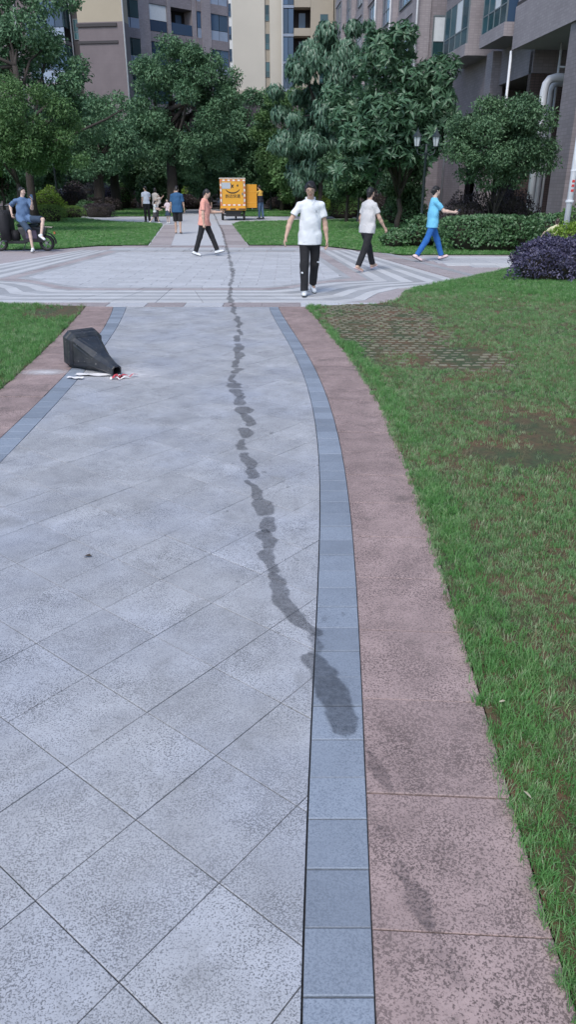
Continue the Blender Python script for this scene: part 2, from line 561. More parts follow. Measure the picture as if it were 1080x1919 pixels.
# wet trail that somebody dripped along the path: thin film lying on the stone
M_WET, nt, b = new_mat('wet_film')
b.inputs['Base Color'].default_value = (0.035, 0.036, 0.042, 1)
b.inputs['Roughness'].default_value = 0.42
nz = noise(nt, 45, 3, 0.6, wpos(nt))
va = node(nt, 'ShaderNodeAttribute', attribute_name='wet')
al = maths(nt, 'MULTIPLY', maths(nt, 'MULTIPLY_ADD', nz, 0.5, 0.10), ramp(nt, maths(nt, 'ADD', va.outputs['Fac'], maths(nt, 'MULTIPLY_ADD', noise(nt, 70, 2, .6, wpos(nt)), .8, -.4)), [(.15, 0), (.8, 1)]))
nt.links.new(al, b.inputs['Alpha'])
trail = [(-5.39, 56.2, .1), (-2.5, 30.0, .09), (-1.95, 24, .09), (-1.57, 20.3, .08), (-1.12, 15.3, .09), (-1.04, 13.2, .07), (-0.86, 11.5, .06), (-0.7, 10.1, .075), (-0.62, 9.2, .05), (-0.57, 8.27, .085), (-0.53, 7.6, .05), (-0.51, 7.2, .07), (-0.50, 6.8, .035), (-0.48, 6.36, .085), (-0.42, 6.05, .05), (-0.37, 5.68, .075), (-0.32, 5.4, .045), (-0.29, 5.12, .07), (-0.30, 4.9, .02), (-0.31, 4.7, .06), (-0.27, 4.45, .055), (-0.24, 4.24, .05), (-0.2, 4.05, .035), (-0.17, 3.86, .055), (-0.13, 3.65, .05), (-0.11, 3.46, .06), (-0.085, 3.28, .045), (-0.10, 3.15, .05), (-0.075, 3.02, .022), (-0.05, 2.92, .048), (-0.01, 2.72, .052), (0.035, 2.6, .05), (0.07, 2.5, .056), (0.095, 2.4, .03), (0.11, 2.31, .058), (0.155, 2.14, .055), (0.20, 1.96, .06), (0.215, 1.86, .045)]
def puddle(W, cx, cy, rx, ry, seed, ang=0.0, z=0.0044, n=26):
    v = [(cx, cy, z)]
    for k in range(n):
        a = 2 * math.pi * k / n
        r_ = 0.7 + .6 * vnoise(math.cos(a) * 1.7 + seed * 3, math.sin(a) * 1.7, seed)
        x, y_ = rx * r_ * math.cos(a), ry * r_ * math.sin(a)
        v.append((cx + x * math.cos(ang) - y_ * math.sin(ang), cy + x * math.sin(ang) + y_ * math.cos(ang), z))
    W.add(v, [(0, 1 + k, 1 + (k + 1) % n) for k in range(n)])
W = MB(); wet_a = []
tp = np.array(trail)
def tx(y): return float(np.interp(y, tp[::-1, 1], tp[::-1, 0]))
def tw(y): return float(np.interp(y, tp[::-1, 1], tp[::-1, 2])) * float(np.interp(y, [2, 4, 8, 14, 40], [.95, .85, .72, .55, .5]))
def damp(y0, y1, wscale, seed, strength=1.0, xo=0.0, closed=True, z=0.0046):
    """one damp mark from y0 to y1 following the drip line; its rim fades out"""
    n = max(7, int((y1 - y0) / .022)) if y1 < 6 else max(7, int((y1 - y0) / .05))
    o = len(W.v); v = []
    for k in range(n + 1):
        t = k / n; y = y0 + (y1 - y0) * t
        env = max(math.sin(math.pi * min(max(t, .0), 1)), 0) ** .3 if closed else 1
        jog = (float(vnoise(y, 0., seed + 9, 7)) - .5) * .05 + (float(vnoise(y, 2., seed + 5, 19)) - .5) * .022
        a = tw(y) * wscale * env * (.25 + 1.4 * float(fbm(y, 1., seed, 9))); b_ = tw(y) * wscale * env * (.25 + 1.4 * float(fbm(y, 7., seed + 1, 9)))
        x = tx(y) + jog + xo; rim = .010
        for d, al in ((-a - rim, 0), (-a * .85, 1), (b_ * .85, 1), (b_ + rim, 0)):
            v.append((x + d, y, z)); wet_a.append(al * strength * (0 if closed and k in (0, n) else 1))
    f = []
    for k in range(n):
        for q in range(3): f.append((k * 4 + q, k * 4 + q + 1, k * 4 + q + 5, k * 4 + q + 4))
    W.add(v, f)
rt = random.Random(12)
damp(1.855, 2.335, 1.02, 3); damp(2.30, 2.47, .7, 9, .6, z=.0049); damp(2.43, 2.98, .95, 17); damp(2.95, 3.22, 1.1, 23, .9, z=.0049)
y = 3.2
while y < 58:
    L = rt.uniform(.14, .36) if y < 4.4 else (rt.uniform(.22, .6) if y < 8 else rt.uniform(.4, 1.3) * (1 + y * .02))
    damp(y, y + L, rt.uniform(.75, 1.25), int(y * 37), rt.uniform(.75, 1.0), rt.uniform(-.018, .018), z=.0046 + .0003 * (int(y * 10) % 2))
    y += L * rt.uniform(.76, 1.1)
def drop(cx, cy, rx, ry, seed, ang=0.0, al=.8, z=0.0052, n=22):
    v = [(cx, cy, z)]; wet_a.append(al)
    for ring, aa in ((.72, al), (1.15, 0)):
        for k in range(n):
            a = 2 * math.pi * k / n
            r_ = ring * (.6 + .8 * float(vnoise(math.cos(a) * 1.9 + seed * 3, math.sin(a) * 1.9, seed)))
            x, y_ = rx * r_ * math.cos(a), ry * r_ * math.sin(a)
            v.append((cx + x * math.cos(ang) - y_ * math.sin(ang), cy + x * math.sin(ang) + y_ * math.cos(ang), z)); wet_a.append(aa)
    W.add(v, [(0, 1 + k, 1 + (k + 1) % n) for k in range(n)] + [(1 + k, 1 + n + k, 1 + n + (k + 1) % n, 1 + (k + 1) % n) for k in range(n)])
drop(.285, 1.70, .026, .085, 2, .3, .55); drop(.265, 1.47, .022, .03, 5, 0, .35); drop(.33, 1.245, .034, .085, 8, .38, .6); drop(.30, 1.345, .02, .045, 11, .3, .45); drop(.375, 1.10, .03, .07, 14, .35, .3)
for k in range(26):
    y = rt.uniform(2.2, 8.5); r_ = rt.uniform(.008, .03)
    drop(tx(y) + rt.choice((-1, 1)) * rt.uniform(.08, .28), y, r_, r_ * rt.uniform(.6, 1), k, rt.uniform(0, 3), rt.uniform(.25, .6))
wt = W.build('wet_trail', M_WET)
at_ = wt.data.attributes.new('wet', 'FLOAT', 'POINT'); at_.data.foreach_set('value', np.array(wet_a, np.float32))
tag(wt, 'dark wet trail of drips zigzagging along the grey path', kind='stuff')
# ------------------------------------------------------------------ lawns
def grass_mat(name, c1, c2, dry, dryamt=0.62):
    m, nt, b = new_mat(name)
    p = wpos(nt)
    f = maths(nt, 'ADD', maths(nt, 'MULTIPLY', noise(nt, 2.6, 4, 0.65, p), 0.6), maths(nt, 'MULTIPLY', noise(nt, 40, 2, 0.5, p), 0.4))
    col = mixc(nt, ramp(nt, f, [(0.38, 0), (0.62, 1)]), c1, c2)
    col = mixc(nt, ramp(nt, orand(nt), [(dryamt, 0), (dryamt + .35, 1)]), col, dry)
    nt.links.new(col, b.inputs['Base Color'])
    b.inputs['Roughness'].default_value = 0.55
    b.inputs['Specular IOR Level'].default_value = 0.3
    tr = nt.nodes.new('ShaderNodeBsdfTranslucent')
    nt.links.new(col, tr.inputs[0])
    mx = nt.nodes.new('ShaderNodeMixShader'); mx.inputs[0].default_value = 0.45
    nt.links.new(b.outputs[0], mx.inputs[1]); nt.links.new(tr.outputs[0], mx.inputs[2])
    nt.links.new(mx.outputs[0], nt.nodes['Material Output'].inputs['Surface'])
    return m
M_GRASS = grass_mat('lawn_grass', (0.15, 0.31, 0.115), (0.28, 0.46, 0.205), (0.46, 0.53, 0.33), 0.70)
M_GRASS2 = grass_mat('fresh_grass', (0.11, 0.29, 0.08), (0.18, 0.39, 0.125), (0.31, 0.45, 0.20), 0.80)
M_STRAW = grass_mat('dry_grass', (0.20, 0.19, 0.10), (0.30, 0.27, 0.16), (0.34, 0.30, 0.20), 0.6)
M_LSOIL, nt, b = new_mat('lawn_soil')
p_ = wpos(nt)
c_ = mixc(nt, ramp(nt, noise(nt, 1.9, 5, 0.65, p_), [(0.40, 0), (0.62, 1)]), (0.055, 0.085, 0.036), (0.15, 0.085, 0.05))
c_ = mixc(nt, ramp(nt, noise(nt, 26, 4, 0.7, p_), [(0.45, 0), (0.75, 0.8)]), c_, (0.035, 0.028, 0.02))
nt.links.new(c_, b.inputs['Base Color'])
b.inputs['Roughness'].default_value = 0.95
bump(nt, b, noise(nt, 45, 4, 0.7, p_), 0.8, 0.02)
M_TURF, nt, b = new_mat('turf')
p_ = wpos(nt)
c_ = mixc(nt, ramp(nt, noise(nt, 30, 4, 0.7, p_), [(0.35, 0), (0.65, 1)]), (0.07, 0.175, 0.05), (0.125, 0.27, 0.075))
nt.links.new(c_, b.inputs['Base Color'])
b.inputs['Roughness'].default_value = 0.95
bump(nt, b, noise(nt, 60, 3, 0.7, p_), 0.8, 0.03)

def tuft(name, mat, blades, length, spread, width, seed, lean=1.15):
    r = random.Random(seed)
    v = []; f = []
    for _ in range(blades):
        a = r.uniform(0, 2 * math.pi); d = spread * math.sqrt(r.random())
        bx, by = math.cos(a) * d, math.sin(a) * d
        h = length * r.uniform(.55, 1.15); w = width * r.uniform(.7, 1.2)
        t = r.uniform(0, 2 * math.pi); ln = h * r.uniform(.1, lean) 
        dx, dy = math.cos(t), math.sin(t); px, py = -dy, dx
        o = len(v)
        v += [(bx - px * w, by - py * w, -.004), (bx + px * w, by + py * w, -.004),
              (bx - px * w * .8 + dx * ln * .35, by - py * w * .8 + dy * ln * .35, h * .6), (bx + px * w * .8 + dx * ln * .35, by + py * w * .8 + dy * ln * .35, h * .6),
              (bx + dx * ln, by + dy * ln, h * r.uniform(.85, 1.0))]
        f += [(o, o + 1, o + 3, o + 2), (o + 2, o + 3, o + 4)]
    me = bpy.data.meshes.new(name)
    me.from_pydata(v, [], f)
    me.materials.append(mat)
    return bpy.data.objects.new(name, me)

def tuft_set(name, specs):
    col = bpy.data.collections.new(name)
    for k, s in enumerate(specs):
        col.objects.link(tuft(name + '_tuft', *s, seed=k + 11))
    return col
T_NEAR = tuft_set('near_grass', [(M_GRASS, 13, .025, .022, .0018), (M_GRASS, 11, .021, .026, .0019), (M_GRASS, 14, .029, .024, .0017), (M_GRASS2, 12, .026, .02, .0018), (M_STRAW, 7, .028, .03, .0015), (M_GRASS, 8, .036, .02, .0016)])
T_LUSH = tuft_set('lush_grass', [(M_GRASS2, 15, .052, .03, .0021), (M_GRASS2, 14, .042, .03, .0021), (M_GRASS, 12, .048, .03, .0019)])
T_FAR = tuft_set('far_grass', [(M_GRASS2, 16, .06, .06, .006), (M_GRASS2, 16, .05, .07, .006), (M_GRASS, 14, .055, .06, .006)])
T_STRAW = tuft_set('straw_grass', [(M_STRAW, 9, .035, .03, .0018), (M_STRAW, 7, .03, .035, .0018), (M_GRASS, 8, .035, .03, .0017)])

def grass_field(name, pts, scl, coll, label):
    """blades: one object, tufts placed on its points"""
    pts = np.asarray(pts, np.float32)
    me = bpy.data.meshes.new(name)
    me.vertices.add(len(pts)); me.vertices.foreach_set('co', pts.ravel())
    at_ = me.attributes.new('size', 'FLOAT', 'POINT'); at_.data.foreach_set('value', np.asarray(scl, np.float32))
    o = link(bpy.data.objects.new(name, me))
    ng = bpy.data.node_groups.new(name, 'GeometryNodeTree')
    ng.interface.new_socket('Geometry', in_out='INPUT', socket_type='NodeSocketGeometry')
    ng.interface.new_socket('Geometry', in_out='OUTPUT', socket_type='NodeSocketGeometry')
    gi = ng.nodes.new('NodeGroupInput'); go = ng.nodes.new('NodeGroupOutput')
    m2p = ng.nodes.new('GeometryNodeMeshToPoints')
    iop = ng.nodes.new('GeometryNodeInstanceOnPoints')
    ci = ng.nodes.new('GeometryNodeCollectionInfo')
    ci.inputs['Collection'].default_value = coll
    ci.inputs['Separate Children'].default_value = True
    ci.inputs['Reset Children'].default_value = True
    iop.inputs['Pick Instance'].default_value = True
    rr = ng.nodes.new('FunctionNodeRandomValue'); rr.data_type = 'FLOAT_VECTOR'
    rr.inputs[0].default_value = (-.25, -.25, 0); rr.inputs[1].default_value = (.25, .25, 6.283)
    na = ng.nodes.new('GeometryNodeInputNamedAttribute'); na.data_type = 'FLOAT'; na.inputs['Name'].default_value = 'size'
    ri = ng.nodes.new('FunctionNodeRandomValue'); ri.data_type = 'INT'
    ri.inputs[4].default_value = 0; ri.inputs[5].default_value = len(coll.objects) - 1; ri.inputs['Seed'].default_value = 5
    L = ng.links.new
    L(gi.outputs[0], m2p.inputs[0]); L(m2p.outputs[0], iop.inputs['Points']); L(ci.outputs[0], iop.inputs['Instance'])
    L(ri.outputs[2], iop.inputs['Instance Index']); L(rr.outputs[0], iop.inputs['Rotation']); L(na.outputs[0], iop.inputs['Scale'])
    L(iop.outputs[0], go.inputs[0])
    md = o.modifiers.new('grass', 'NODES'); md.node_group = ng
    tag(o, label, kind='stuff')
    return o

def scatter(poly, dens, seed):
    r = np.random.default_rng(seed)
    P = np.array(poly); lo = P.min(0); hi = P.max(0)
    n = int((hi[0] - lo[0]) * (hi[1] - lo[1]) * dens)
    x = r.uniform(lo[0], hi[0], n); y = r.uniform(lo[1], hi[1], n)
    m = inside(x, y, poly)
    return x[m], y[m]

# right-hand lawn beside the path
yy = np.linspace(-.8, 11.3, 50)
lawnR = [(xRR(t) + .001, t) for t in yy] + [(x, y - .015) for x, y in lawnR_edge] + [(9.5, 13), (7.5, 8), (5, 3), (3.0, -.8)]
def lawn_z(x, y):
    return 0.004 + .02 * np.clip((x - .9) * .5, 0, 1) + .035 * (fbm(x, y, 21, .7) - .5) * np.clip((x - .8), 0, 1) + .035 * np.clip((x - 2.2) / 3, 0, 1) * np.clip((y - 9) / 5, 0, 1)
def sheet(name, poly, zf, mat, step):
    P = np.array(poly); lo = P.min(0); hi = P.max(0)
    bm = bmesh.new()
    vs = [bm.verts.new((x, y, 0)) for x, y in poly]
    bm.faces.new(vs)
    for ax in (0, 1):
        for t in np.arange(lo[ax] + step, hi[ax], step):
            co = (t, 0, 0) if ax == 0 else (0, t, 0)
            no = (1, 0, 0) if ax == 0 else (0, 1, 0)
            bmesh.ops.bisect_plane(bm, geom=bm.verts[:] + bm.edges[:] + bm.faces[:], plane_co=co, plane_no=no, dist=1e-5)
    for v in bm.verts:
        v.co.z = float(zf(v.co.x, v.co.y))
    bm.normal_update()
    for f in bm.faces:
        if f.normal.z < 0: f.normal_flip()
        f.smooth = True
    me = bpy.data.meshes.new(name); bm.to_mesh(me); bm.free()
    me.materials.append(mat)
    return tag(link(bpy.data.objects.new(name, me)), kind='structure')
sheet('lawn', lawnR, lawn_z, M_LSOIL, .4)

def worn(x, y):
    """0 lush .. 1 bare: the worn patch over the grass pavers, the bare spot further down"""
    a = 1.05 * np.exp(-(((x - 1.1) / 1.0) ** 2 + ((y - 9.6) / 2.2) ** 2) ** 2)
    a = np.maximum(a, .9 * np.exp(-(((x - 1.75) / .55) ** 2 + ((y - 7.6) / .7) ** 2)))
    b_ = 1.0 * np.exp(-(((x - 1.66) / .45) ** 2 + ((y - 4.85) / .5) ** 2))
    b_ = np.maximum(b_, .8 * np.exp(-(((x - 2.3) / .4) ** 2 + ((y - 5.0) / .35) ** 2)))
    nz = (fbm(x, y, 81, 2.6) - .5)
    a = a + nz * .9 * np.clip(a * 3, 0, 1); b_ = np.maximum(b_, .5 * np.exp(-(((x - 1.75) / .75) ** 2 + ((y - 4.95) / .75) ** 2))); b_ = b_ + nz * 1.7 * np.clip(b_ * 2, 0, 1)
    edge = np.clip((x - xRR(y) - .03) / np.where(y > 8.5, .06, .2), 0, 1)
    return np.clip(np.maximum(a, b_), 0, 1.1) * edge
lawnG = [(xRR(t) - .008 - .026 * float(vnoise(t, 0.0, 3, 5)), t) for t in yy] + [(x, y - .015) for x, y in lawnR_edge] + [(9.5, 13), (7.5, 8), (5, 3), (3.0, -.8)]
x, y = scatter(lawnG, 2300, 31)
w = worn(x, y); nb = fbm(x, y, 40, 3.2); nf = vnoise(x, y, 44, 11)
dist = np.hypot(x, y)
keep = rng.random(len(x)) < np.clip(1.2 - .09 * dist, .3, 1.0) * np.clip(1.12 - w * 1.5 + (nb - .5) * .8, .03, 1) * np.clip(.45 + nf * 1.1 + (nb - .42), .25, 1)
x, y, w = x[keep], y[keep], w[keep]
s = (.72 + .6 * fbm(x, y, 51, 1.4)) * (1 - .25 * w) * np.clip(.85 + .035 * np.hypot(x, y), .85, 1.35)
lush = fbm(x, y, 61, .5) + np.clip((y - 10) / 5, 0, .6) + .45 * np.exp(-((x - xRR(y) - .1) / .12) ** 2) + (rng.random(len(x)) - .5) * .2 > .82
st = (~lush) & (rng.random(len(x)) < .06 + .55 * w)
base = ~(lush | st)
z = lawn_z(x, y)
P3 = np.stack([x, y, z], 1)
grass_field('lawn_blades', P3[base], s[base], T_NEAR, 'short green grass of the lawn right of the path')
grass_field('fresh_blades', P3[lush], s[lush] * .85, T_LUSH, 'fresh longer grass along the lawn edge right of the path')
grass_field('straw_blades', P3[st], s[st], T_STRAW, 'dry straw-coloured grass on the worn patches of lawn')

# concrete grid pavers showing where the lawn is worn
M_CONC = granite('concrete', (0.235, 0.225, 0.165), (0.13, 0.125, 0.085), 60, 0.45, .1, .15, .1, dirt=(0.07, 0.07, 0.045))
gp = empty('grass_paver_grid', (0, 0, 0))
tag(gp, kind='structure')
me_bar = None
pcs = 0
rest = MB()
for r_ in range(36):
    for c_ in range(34):
        x0 = .42 + c_ * .115 + (r_ % 2) * .0575 - .022 * r_ * 0
        y0 = 7.0 + r_ * .128
        if not (inside(np.array([x0]), np.array([y0]), lawnR)[0]): continue
        if x0 - xRR(y0) < .06 or random.random() < .12: continue
        wv = float(worn(np.array([x0]), np.array([y0]))[0])
        if wv + (fbm(x0, y0, 71, 2.0) - .5) * 1.0 < .45: continue
        zz = float(lawn_z(np.array([x0]), np.array([y0]))[0])
        if me_bar is None:
            me_bar = MB().box(-.044, .044, -.02, .02, -.04, .0, .006).build('paver_bar', M_CONC, gp)
            o = me_bar
        else:
            o = me_bar.copy()
            if pcs < 300: link(o, gp)
            else: bpy.data.objects.remove(o); o = None
        pcs += 1
        tilt = random.uniform(-.1, .1)
        if o is not None:
            o.location = (x0 + random.uniform(-.006, .006), y0 + random.uniform(-.006, .006), zz + random.uniform(.001, .013)); o.rotation_euler = (random.uniform(-.06, .06), random.uniform(-.06, .06), tilt)
        else:
            rest.box(x0 - .044, x0 + .044, y0 - .02, y0 + .02, zz - .04, zz + .01)
if rest.v:
    tag(rest.build('paver_bars', M_CONC, gp), kind='stuff')

# lawn left of the path
yl = np.linspace(2.0, 11.3, 30)
lawnL = [(xRL(t) - .001, t) for t in yl] + [(x - .0, y - .015) for x, y in lawnL_edge] + [(-9.5, 9), (-6, 2)]
sheet('lawn', lawnL, lambda x, y: .004 + .02 * min(max((-x - 2.7) * .4, 0), 1), M_LSOIL, .5)
x, y = scatter(lawnL, 900, 33)
bare = np.exp(-(((x + 3.35) / .55) ** 2 + ((y - 10.75) / .75) ** 2))
keep = rng.random(len(x)) < np.clip(1.1 - bare * 1.5 + (fbm(x, y, 5, 3) - .5) * .6, .04, 1)
x, y, bare = x[keep], y[keep], bare[keep]
st = rng.random(len(x)) < .03 + .7 * bare
P3 = np.stack([x, y, .006 + .02 * np.clip((-x - 2.7) * .4, 0, 1)], 1)
s = .95 + .5 * fbm(x, y, 52, 1.4)
grass_field('left_lawn_blades', P3[~st], s[~st] * .9, T_LUSH, 'green grass of the lawn left of the path')
grass_field('left_straw_blades', P3[st], s[st], T_STRAW, 'dry grass at the bare corner of the left lawn')

# lawns behind the plaza
far_lawns = [
    ([(-4.47, 24.33), (-5.95, 24.05), (-6.9, 22.75), (-9.5, 22.15), (-16, 23), (-18, 40), (-12.3, 45.5), (-9.05, 40.75), (-6.22, 38.25)], 'grass of the lawn behind the parked scooter', 42),
    ([(-1.22, 24.33), (.96, 24.14), (1.62, 23.15), (2.37, 21.65), (3.12, 20.65), (9.5, 20.65), (9.5, 27), (6.5, 40), (4.3, 44.4), (.35, 41.9), (-2.5, 40.5), (-2.72, 38.5)], 'grass of the lawn behind the walkers right of the path', 43),
    ([(-7.05, 49.9), (-14.5, 49.9), (-16, 68), (-8.65, 66)], 'far strip of grass left of the path', 44),
    ([(-3.35, 49.9), (4.2, 49.9), (7, 62), (-5.0, 65.5)], 'far strip of grass right of the path', 45)]
for poly, lab, sd in far_lawns:
    sheet('lawn', poly, lambda x, y: .012, M_TURF, 4)
    x, y = scatter(poly, 95 if sd < 44 else 30, sd)
    near = y < 25.2
    s = (.85 + .5 * fbm(x, y, sd, .8)) * np.clip(.55 + y * .02, .8, 1.5)
    grass_field('far_lawn_blades', np.stack([x, y, x * 0 + .012], 1), s, T_FAR, lab)

# litter on the near lawn: a few dead leaves
M_DEAD = simple('dead_leaf', (0.42, 0.38, 0.27), 0.7, var=.3, vscale=40)
for k, (lx, ly, sc, rz) in enumerate([(.74, 2.0, .45, .4), (.70, 1.58, .6, 2.0), (2.6, 12.9, 1.5, 2.2), (3.3, 11.6, 1.2, .3), (2.05, 10.9, 1.0, 1.4)]):
    o = mesh_obj('dead_leaf', [(-.03, 0, 0), (-.012, -.008, .004), (.012, -.009, .006), (.032, 0, .002), (.012, .009, .008), (-.012, .008, .006)], [(0, 1, 4, 5), (1, 2, 3, 4)], M_DEAD)
    o.location = (lx, ly, float(lawn_z(np.array([lx]), np.array([ly]))[0]) + .03); o.rotation_euler = (.2, .1, rz); o.scale = (sc,) * 3
    tag(o, ['small pale dead leaf third of the way up the red border edge', 'pale twig-like leaf nearest the camera on the lawn edge', 'pale leaf on the bright grass below the purple shrub', 'pale leaf furthest right on the upper lawn', 'pale leaf just above the worn grass paver patch'][k], 'leaf', 'dead leaves on the lawn')
# ------------------------------------------------------------------ buildings
def tilewall(name, col, mortar, sx, sy, var=.1, rough=.55):
    """small facing tiles; joints too fine to model at this distance"""
    m, nt, b = new_mat(name)
    tc = nt.nodes.new('ShaderNodeTexCoord').outputs['Object']
    geo = nt.nodes.new('ShaderNodeNewGeometry')
    sep = nt.nodes.new('ShaderNodeSeparateXYZ'); nt.links.new(tc, sep.inputs[0])
    com = nt.nodes.new('ShaderNodeCombineXYZ')
    nt.links.new(maths(nt, 'ADD', sep.outputs[0], sep.outputs[1]), com.inputs[0]); nt.links.new(sep.outputs[2], com.inputs[1])
    br = node(nt, 'ShaderNodeTexBrick', offset=0.0)
    br.inputs['Scale'].default_value = 1.0; br.inputs['Mortar Size'].default_value = .012
    br.inputs['Brick Width'].default_value = sx; br.inputs['Row Height'].default_value = sy
    nt.links.new(com.outputs[0], br.inputs['Vector'])
    br.inputs['Color1'].default_value = (*[c * (1 - var) for c in col], 1); br.inputs['Color2'].default_value = (*[c * (1 + var) for c in col], 1)
    br.inputs['Mortar'].default_value = (*mortar, 1)
    st = maths(nt, 'MULTIPLY_ADD', noise(nt, .7, 4, .6, tc), .5, .75)
    v = node(nt, 'ShaderNodeVectorMath', operation='SCALE')
    nt.links.new(br.outputs['Color'], v.inputs[0]); nt.links.new(st, v.inputs['Scale'])
    nt.links.new(v.outputs[0], b.inputs['Base Color'])
    b.inputs['Roughness'].default_value = rough
    return m
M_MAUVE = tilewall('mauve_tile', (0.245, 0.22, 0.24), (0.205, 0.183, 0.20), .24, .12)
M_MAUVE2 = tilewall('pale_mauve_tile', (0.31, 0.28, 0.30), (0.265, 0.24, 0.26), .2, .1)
M_BROWN = tilewall('brown_tile', (0.10, 0.07, 0.065), (0.05, 0.038, 0.036), .2, .1)
M_BROWNW = tilewall('brown_wall', (0.16, 0.132, 0.142), (0.15, 0.124, 0.133), .5, .25, .02)
M_CREAM = simple('cream_render', (0.40, 0.35, 0.27), .85, var=.12, vscale=.4)
M_BEIGE = simple('beige_render', (0.56, 0.53, 0.47), .85, var=.08, vscale=.3)
M_BEIGE2 = simple('tan_render', (0.40, 0.36, 0.30), .85, var=.1, vscale=.4)
M_SOFFIT = simple('soffit_paint', (0.36, 0.34, 0.36), .85, var=.15, vscale=1)
M_TRIM_SHADE = simple('trim_and_shade', (0.05, 0.045, 0.05), .7)
M_FRAME = simple('window_frame', (0.16, 0.19, 0.21), .45)
M_PIPE = simple('white_plastic', (0.66, 0.68, 0.72), .4, var=.1, vscale=4)
M_CURT = simple('curtain', (0.62, 0.66, 0.70), .9, var=.15, vscale=6)
M_INT = simple('interior_shade', (0.02, 0.018, 0.02), .9)  # near-black colour stands in for the shade inside rooms and openings
M_BALU = simple('balcony_panel', (0.28, 0.34, 0.45), .35, var=.2, vscale=1.5)
M_WHITEB = simple('white_render', (0.66, 0.68, 0.70), .8, var=.06, vscale=.5)
def glass_mat(name, col, rough=.06):
    m, nt, b = new_mat(name)
    k = maths(nt, 'MULTIPLY_ADD', orand(nt), .9, .55)
    v = node(nt, 'ShaderNodeVectorMath', operation='SCALE'); v.inputs[0].default_value = col
    nt.links.new(k, v.inputs['Scale']); nt.links.new(v.outputs[0], b.inputs['Base Color'])
    b.inputs['Roughness'].default_value = rough
    b.inputs['Specular IOR Level'].default_value = .5
    b.inputs['IOR'].default_value = 1.5
    return m
M_GLASS = glass_mat('teal_glass', (0.04, 0.095, 0.11))
M_GLASSB = glass_mat('blue_glass', (0.05, 0.09, 0.16))

def part(root, name, mat, *boxes):
    m = MB()
    for bx in boxes: m.box(*bx)
    return m.build(name, mat, root)

def window(root, axis, a0, a1, pos, z0, z1, out, cols=2, glass=None, curtain=False, sill=None):
    """a window set on a wall: axis 'x' runs along local x (wall faces -y), axis 'y' along local y (wall faces -x); out = outward depth of the frame"""
    glass = glass or M_GLASS
    t = .06
    def bx(p0, p1, d0, d1, q0, q1):
        return (p0, p1, d0, d1, q0, q1) if axis == 'x' else (d0, d1, p0, p1, q0, q1)
    f = MB()
    f.box(*bx(a0, a1, pos - out, pos + .02, z0, z0 + t)).box(*bx(a0, a1, pos - out, pos + .02, z1 - t, z1))
    f.box(*bx(a0, a0 + t, pos - out, pos + .02, z0 + t, z1 - t)).box(*bx(a1 - t, a1, pos - out, pos + .02, z0 + t, z1 - t))
    w = (a1 - a0) / cols
    for k in range(1, cols):
        f.box(*bx(a0 + k * w - .025, a0 + k * w + .025, pos - out + .003, pos + .02, z0 + t, z1 - t))
    zm = z0 + (z1 - z0) * .38
    f.box(*bx(a0 + t, a1 - t, pos - out + .006, pos + .02, zm - .02, zm + .02))
    fr = f.build('window', M_FRAME, root)
    for k in range(cols):
        p0 = a0 + k * w + (.025 if k else t); p1 = a0 + (k + 1) * w - (.025 if k < cols - 1 else t)
        cm = M_CURT if (curtain and k < curtain) else glass
        MB().box(*bx(p0, p1, pos - out + .03, pos + .015, z0 + t, zm - .02)).build('pane', glass, fr)
        MB().box(*bx(p0, p1, pos - out + .03, pos + .015, zm + .02, z1 - t)).build('pane', cm, fr)
    return fr

# --- right-hand block: local x = into the building, local y = away along its front
rb = empty('apartment_block', (9.31, 33.83, 0), R(4.94))
tag(rb, 'mauve tiled apartment block with bay windows rising along the right edge', 'building')
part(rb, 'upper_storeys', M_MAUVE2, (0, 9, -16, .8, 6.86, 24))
part(rb, 'facade_strip', M_TRIM_SHADE, (-.03, .02, -16, .83, 8.28, 8.42))  # dark strip on the face, painted in for the shade of a groove
part(rb, 'soffit', M_SOFFIT, (.05, 8.9, -15.9, .75, 6.82, 6.857))
part(rb, 'fascia', M_MAUVE2, (-.06, 0, -16, .86, 6.80, 8.28))
part(rb, 'lobby_wall', M_BROWN, (4.2, 4.5, -16, 14, 0, 6.8), (0.9, 4.2, .9, 1.2, 0, 6.8))
part(rb, 'lobby_floor', M_DARK, (0, 4.2, -16, .9, -.03, .02))
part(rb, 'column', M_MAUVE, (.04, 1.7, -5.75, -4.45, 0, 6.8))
part(rb, 'column', M_BROWN, (1.2, 2.2, -12, -11, 0, 6.8))
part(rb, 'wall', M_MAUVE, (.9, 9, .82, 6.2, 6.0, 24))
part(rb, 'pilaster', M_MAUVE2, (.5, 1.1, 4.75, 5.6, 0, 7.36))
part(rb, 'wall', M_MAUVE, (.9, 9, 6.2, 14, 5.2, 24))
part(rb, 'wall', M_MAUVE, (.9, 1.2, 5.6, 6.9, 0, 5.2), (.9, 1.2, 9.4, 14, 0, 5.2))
part(rb, 'lobby_wall', M_INT, (3.0, 3.2, 1.2, 14, 0, 6.0))
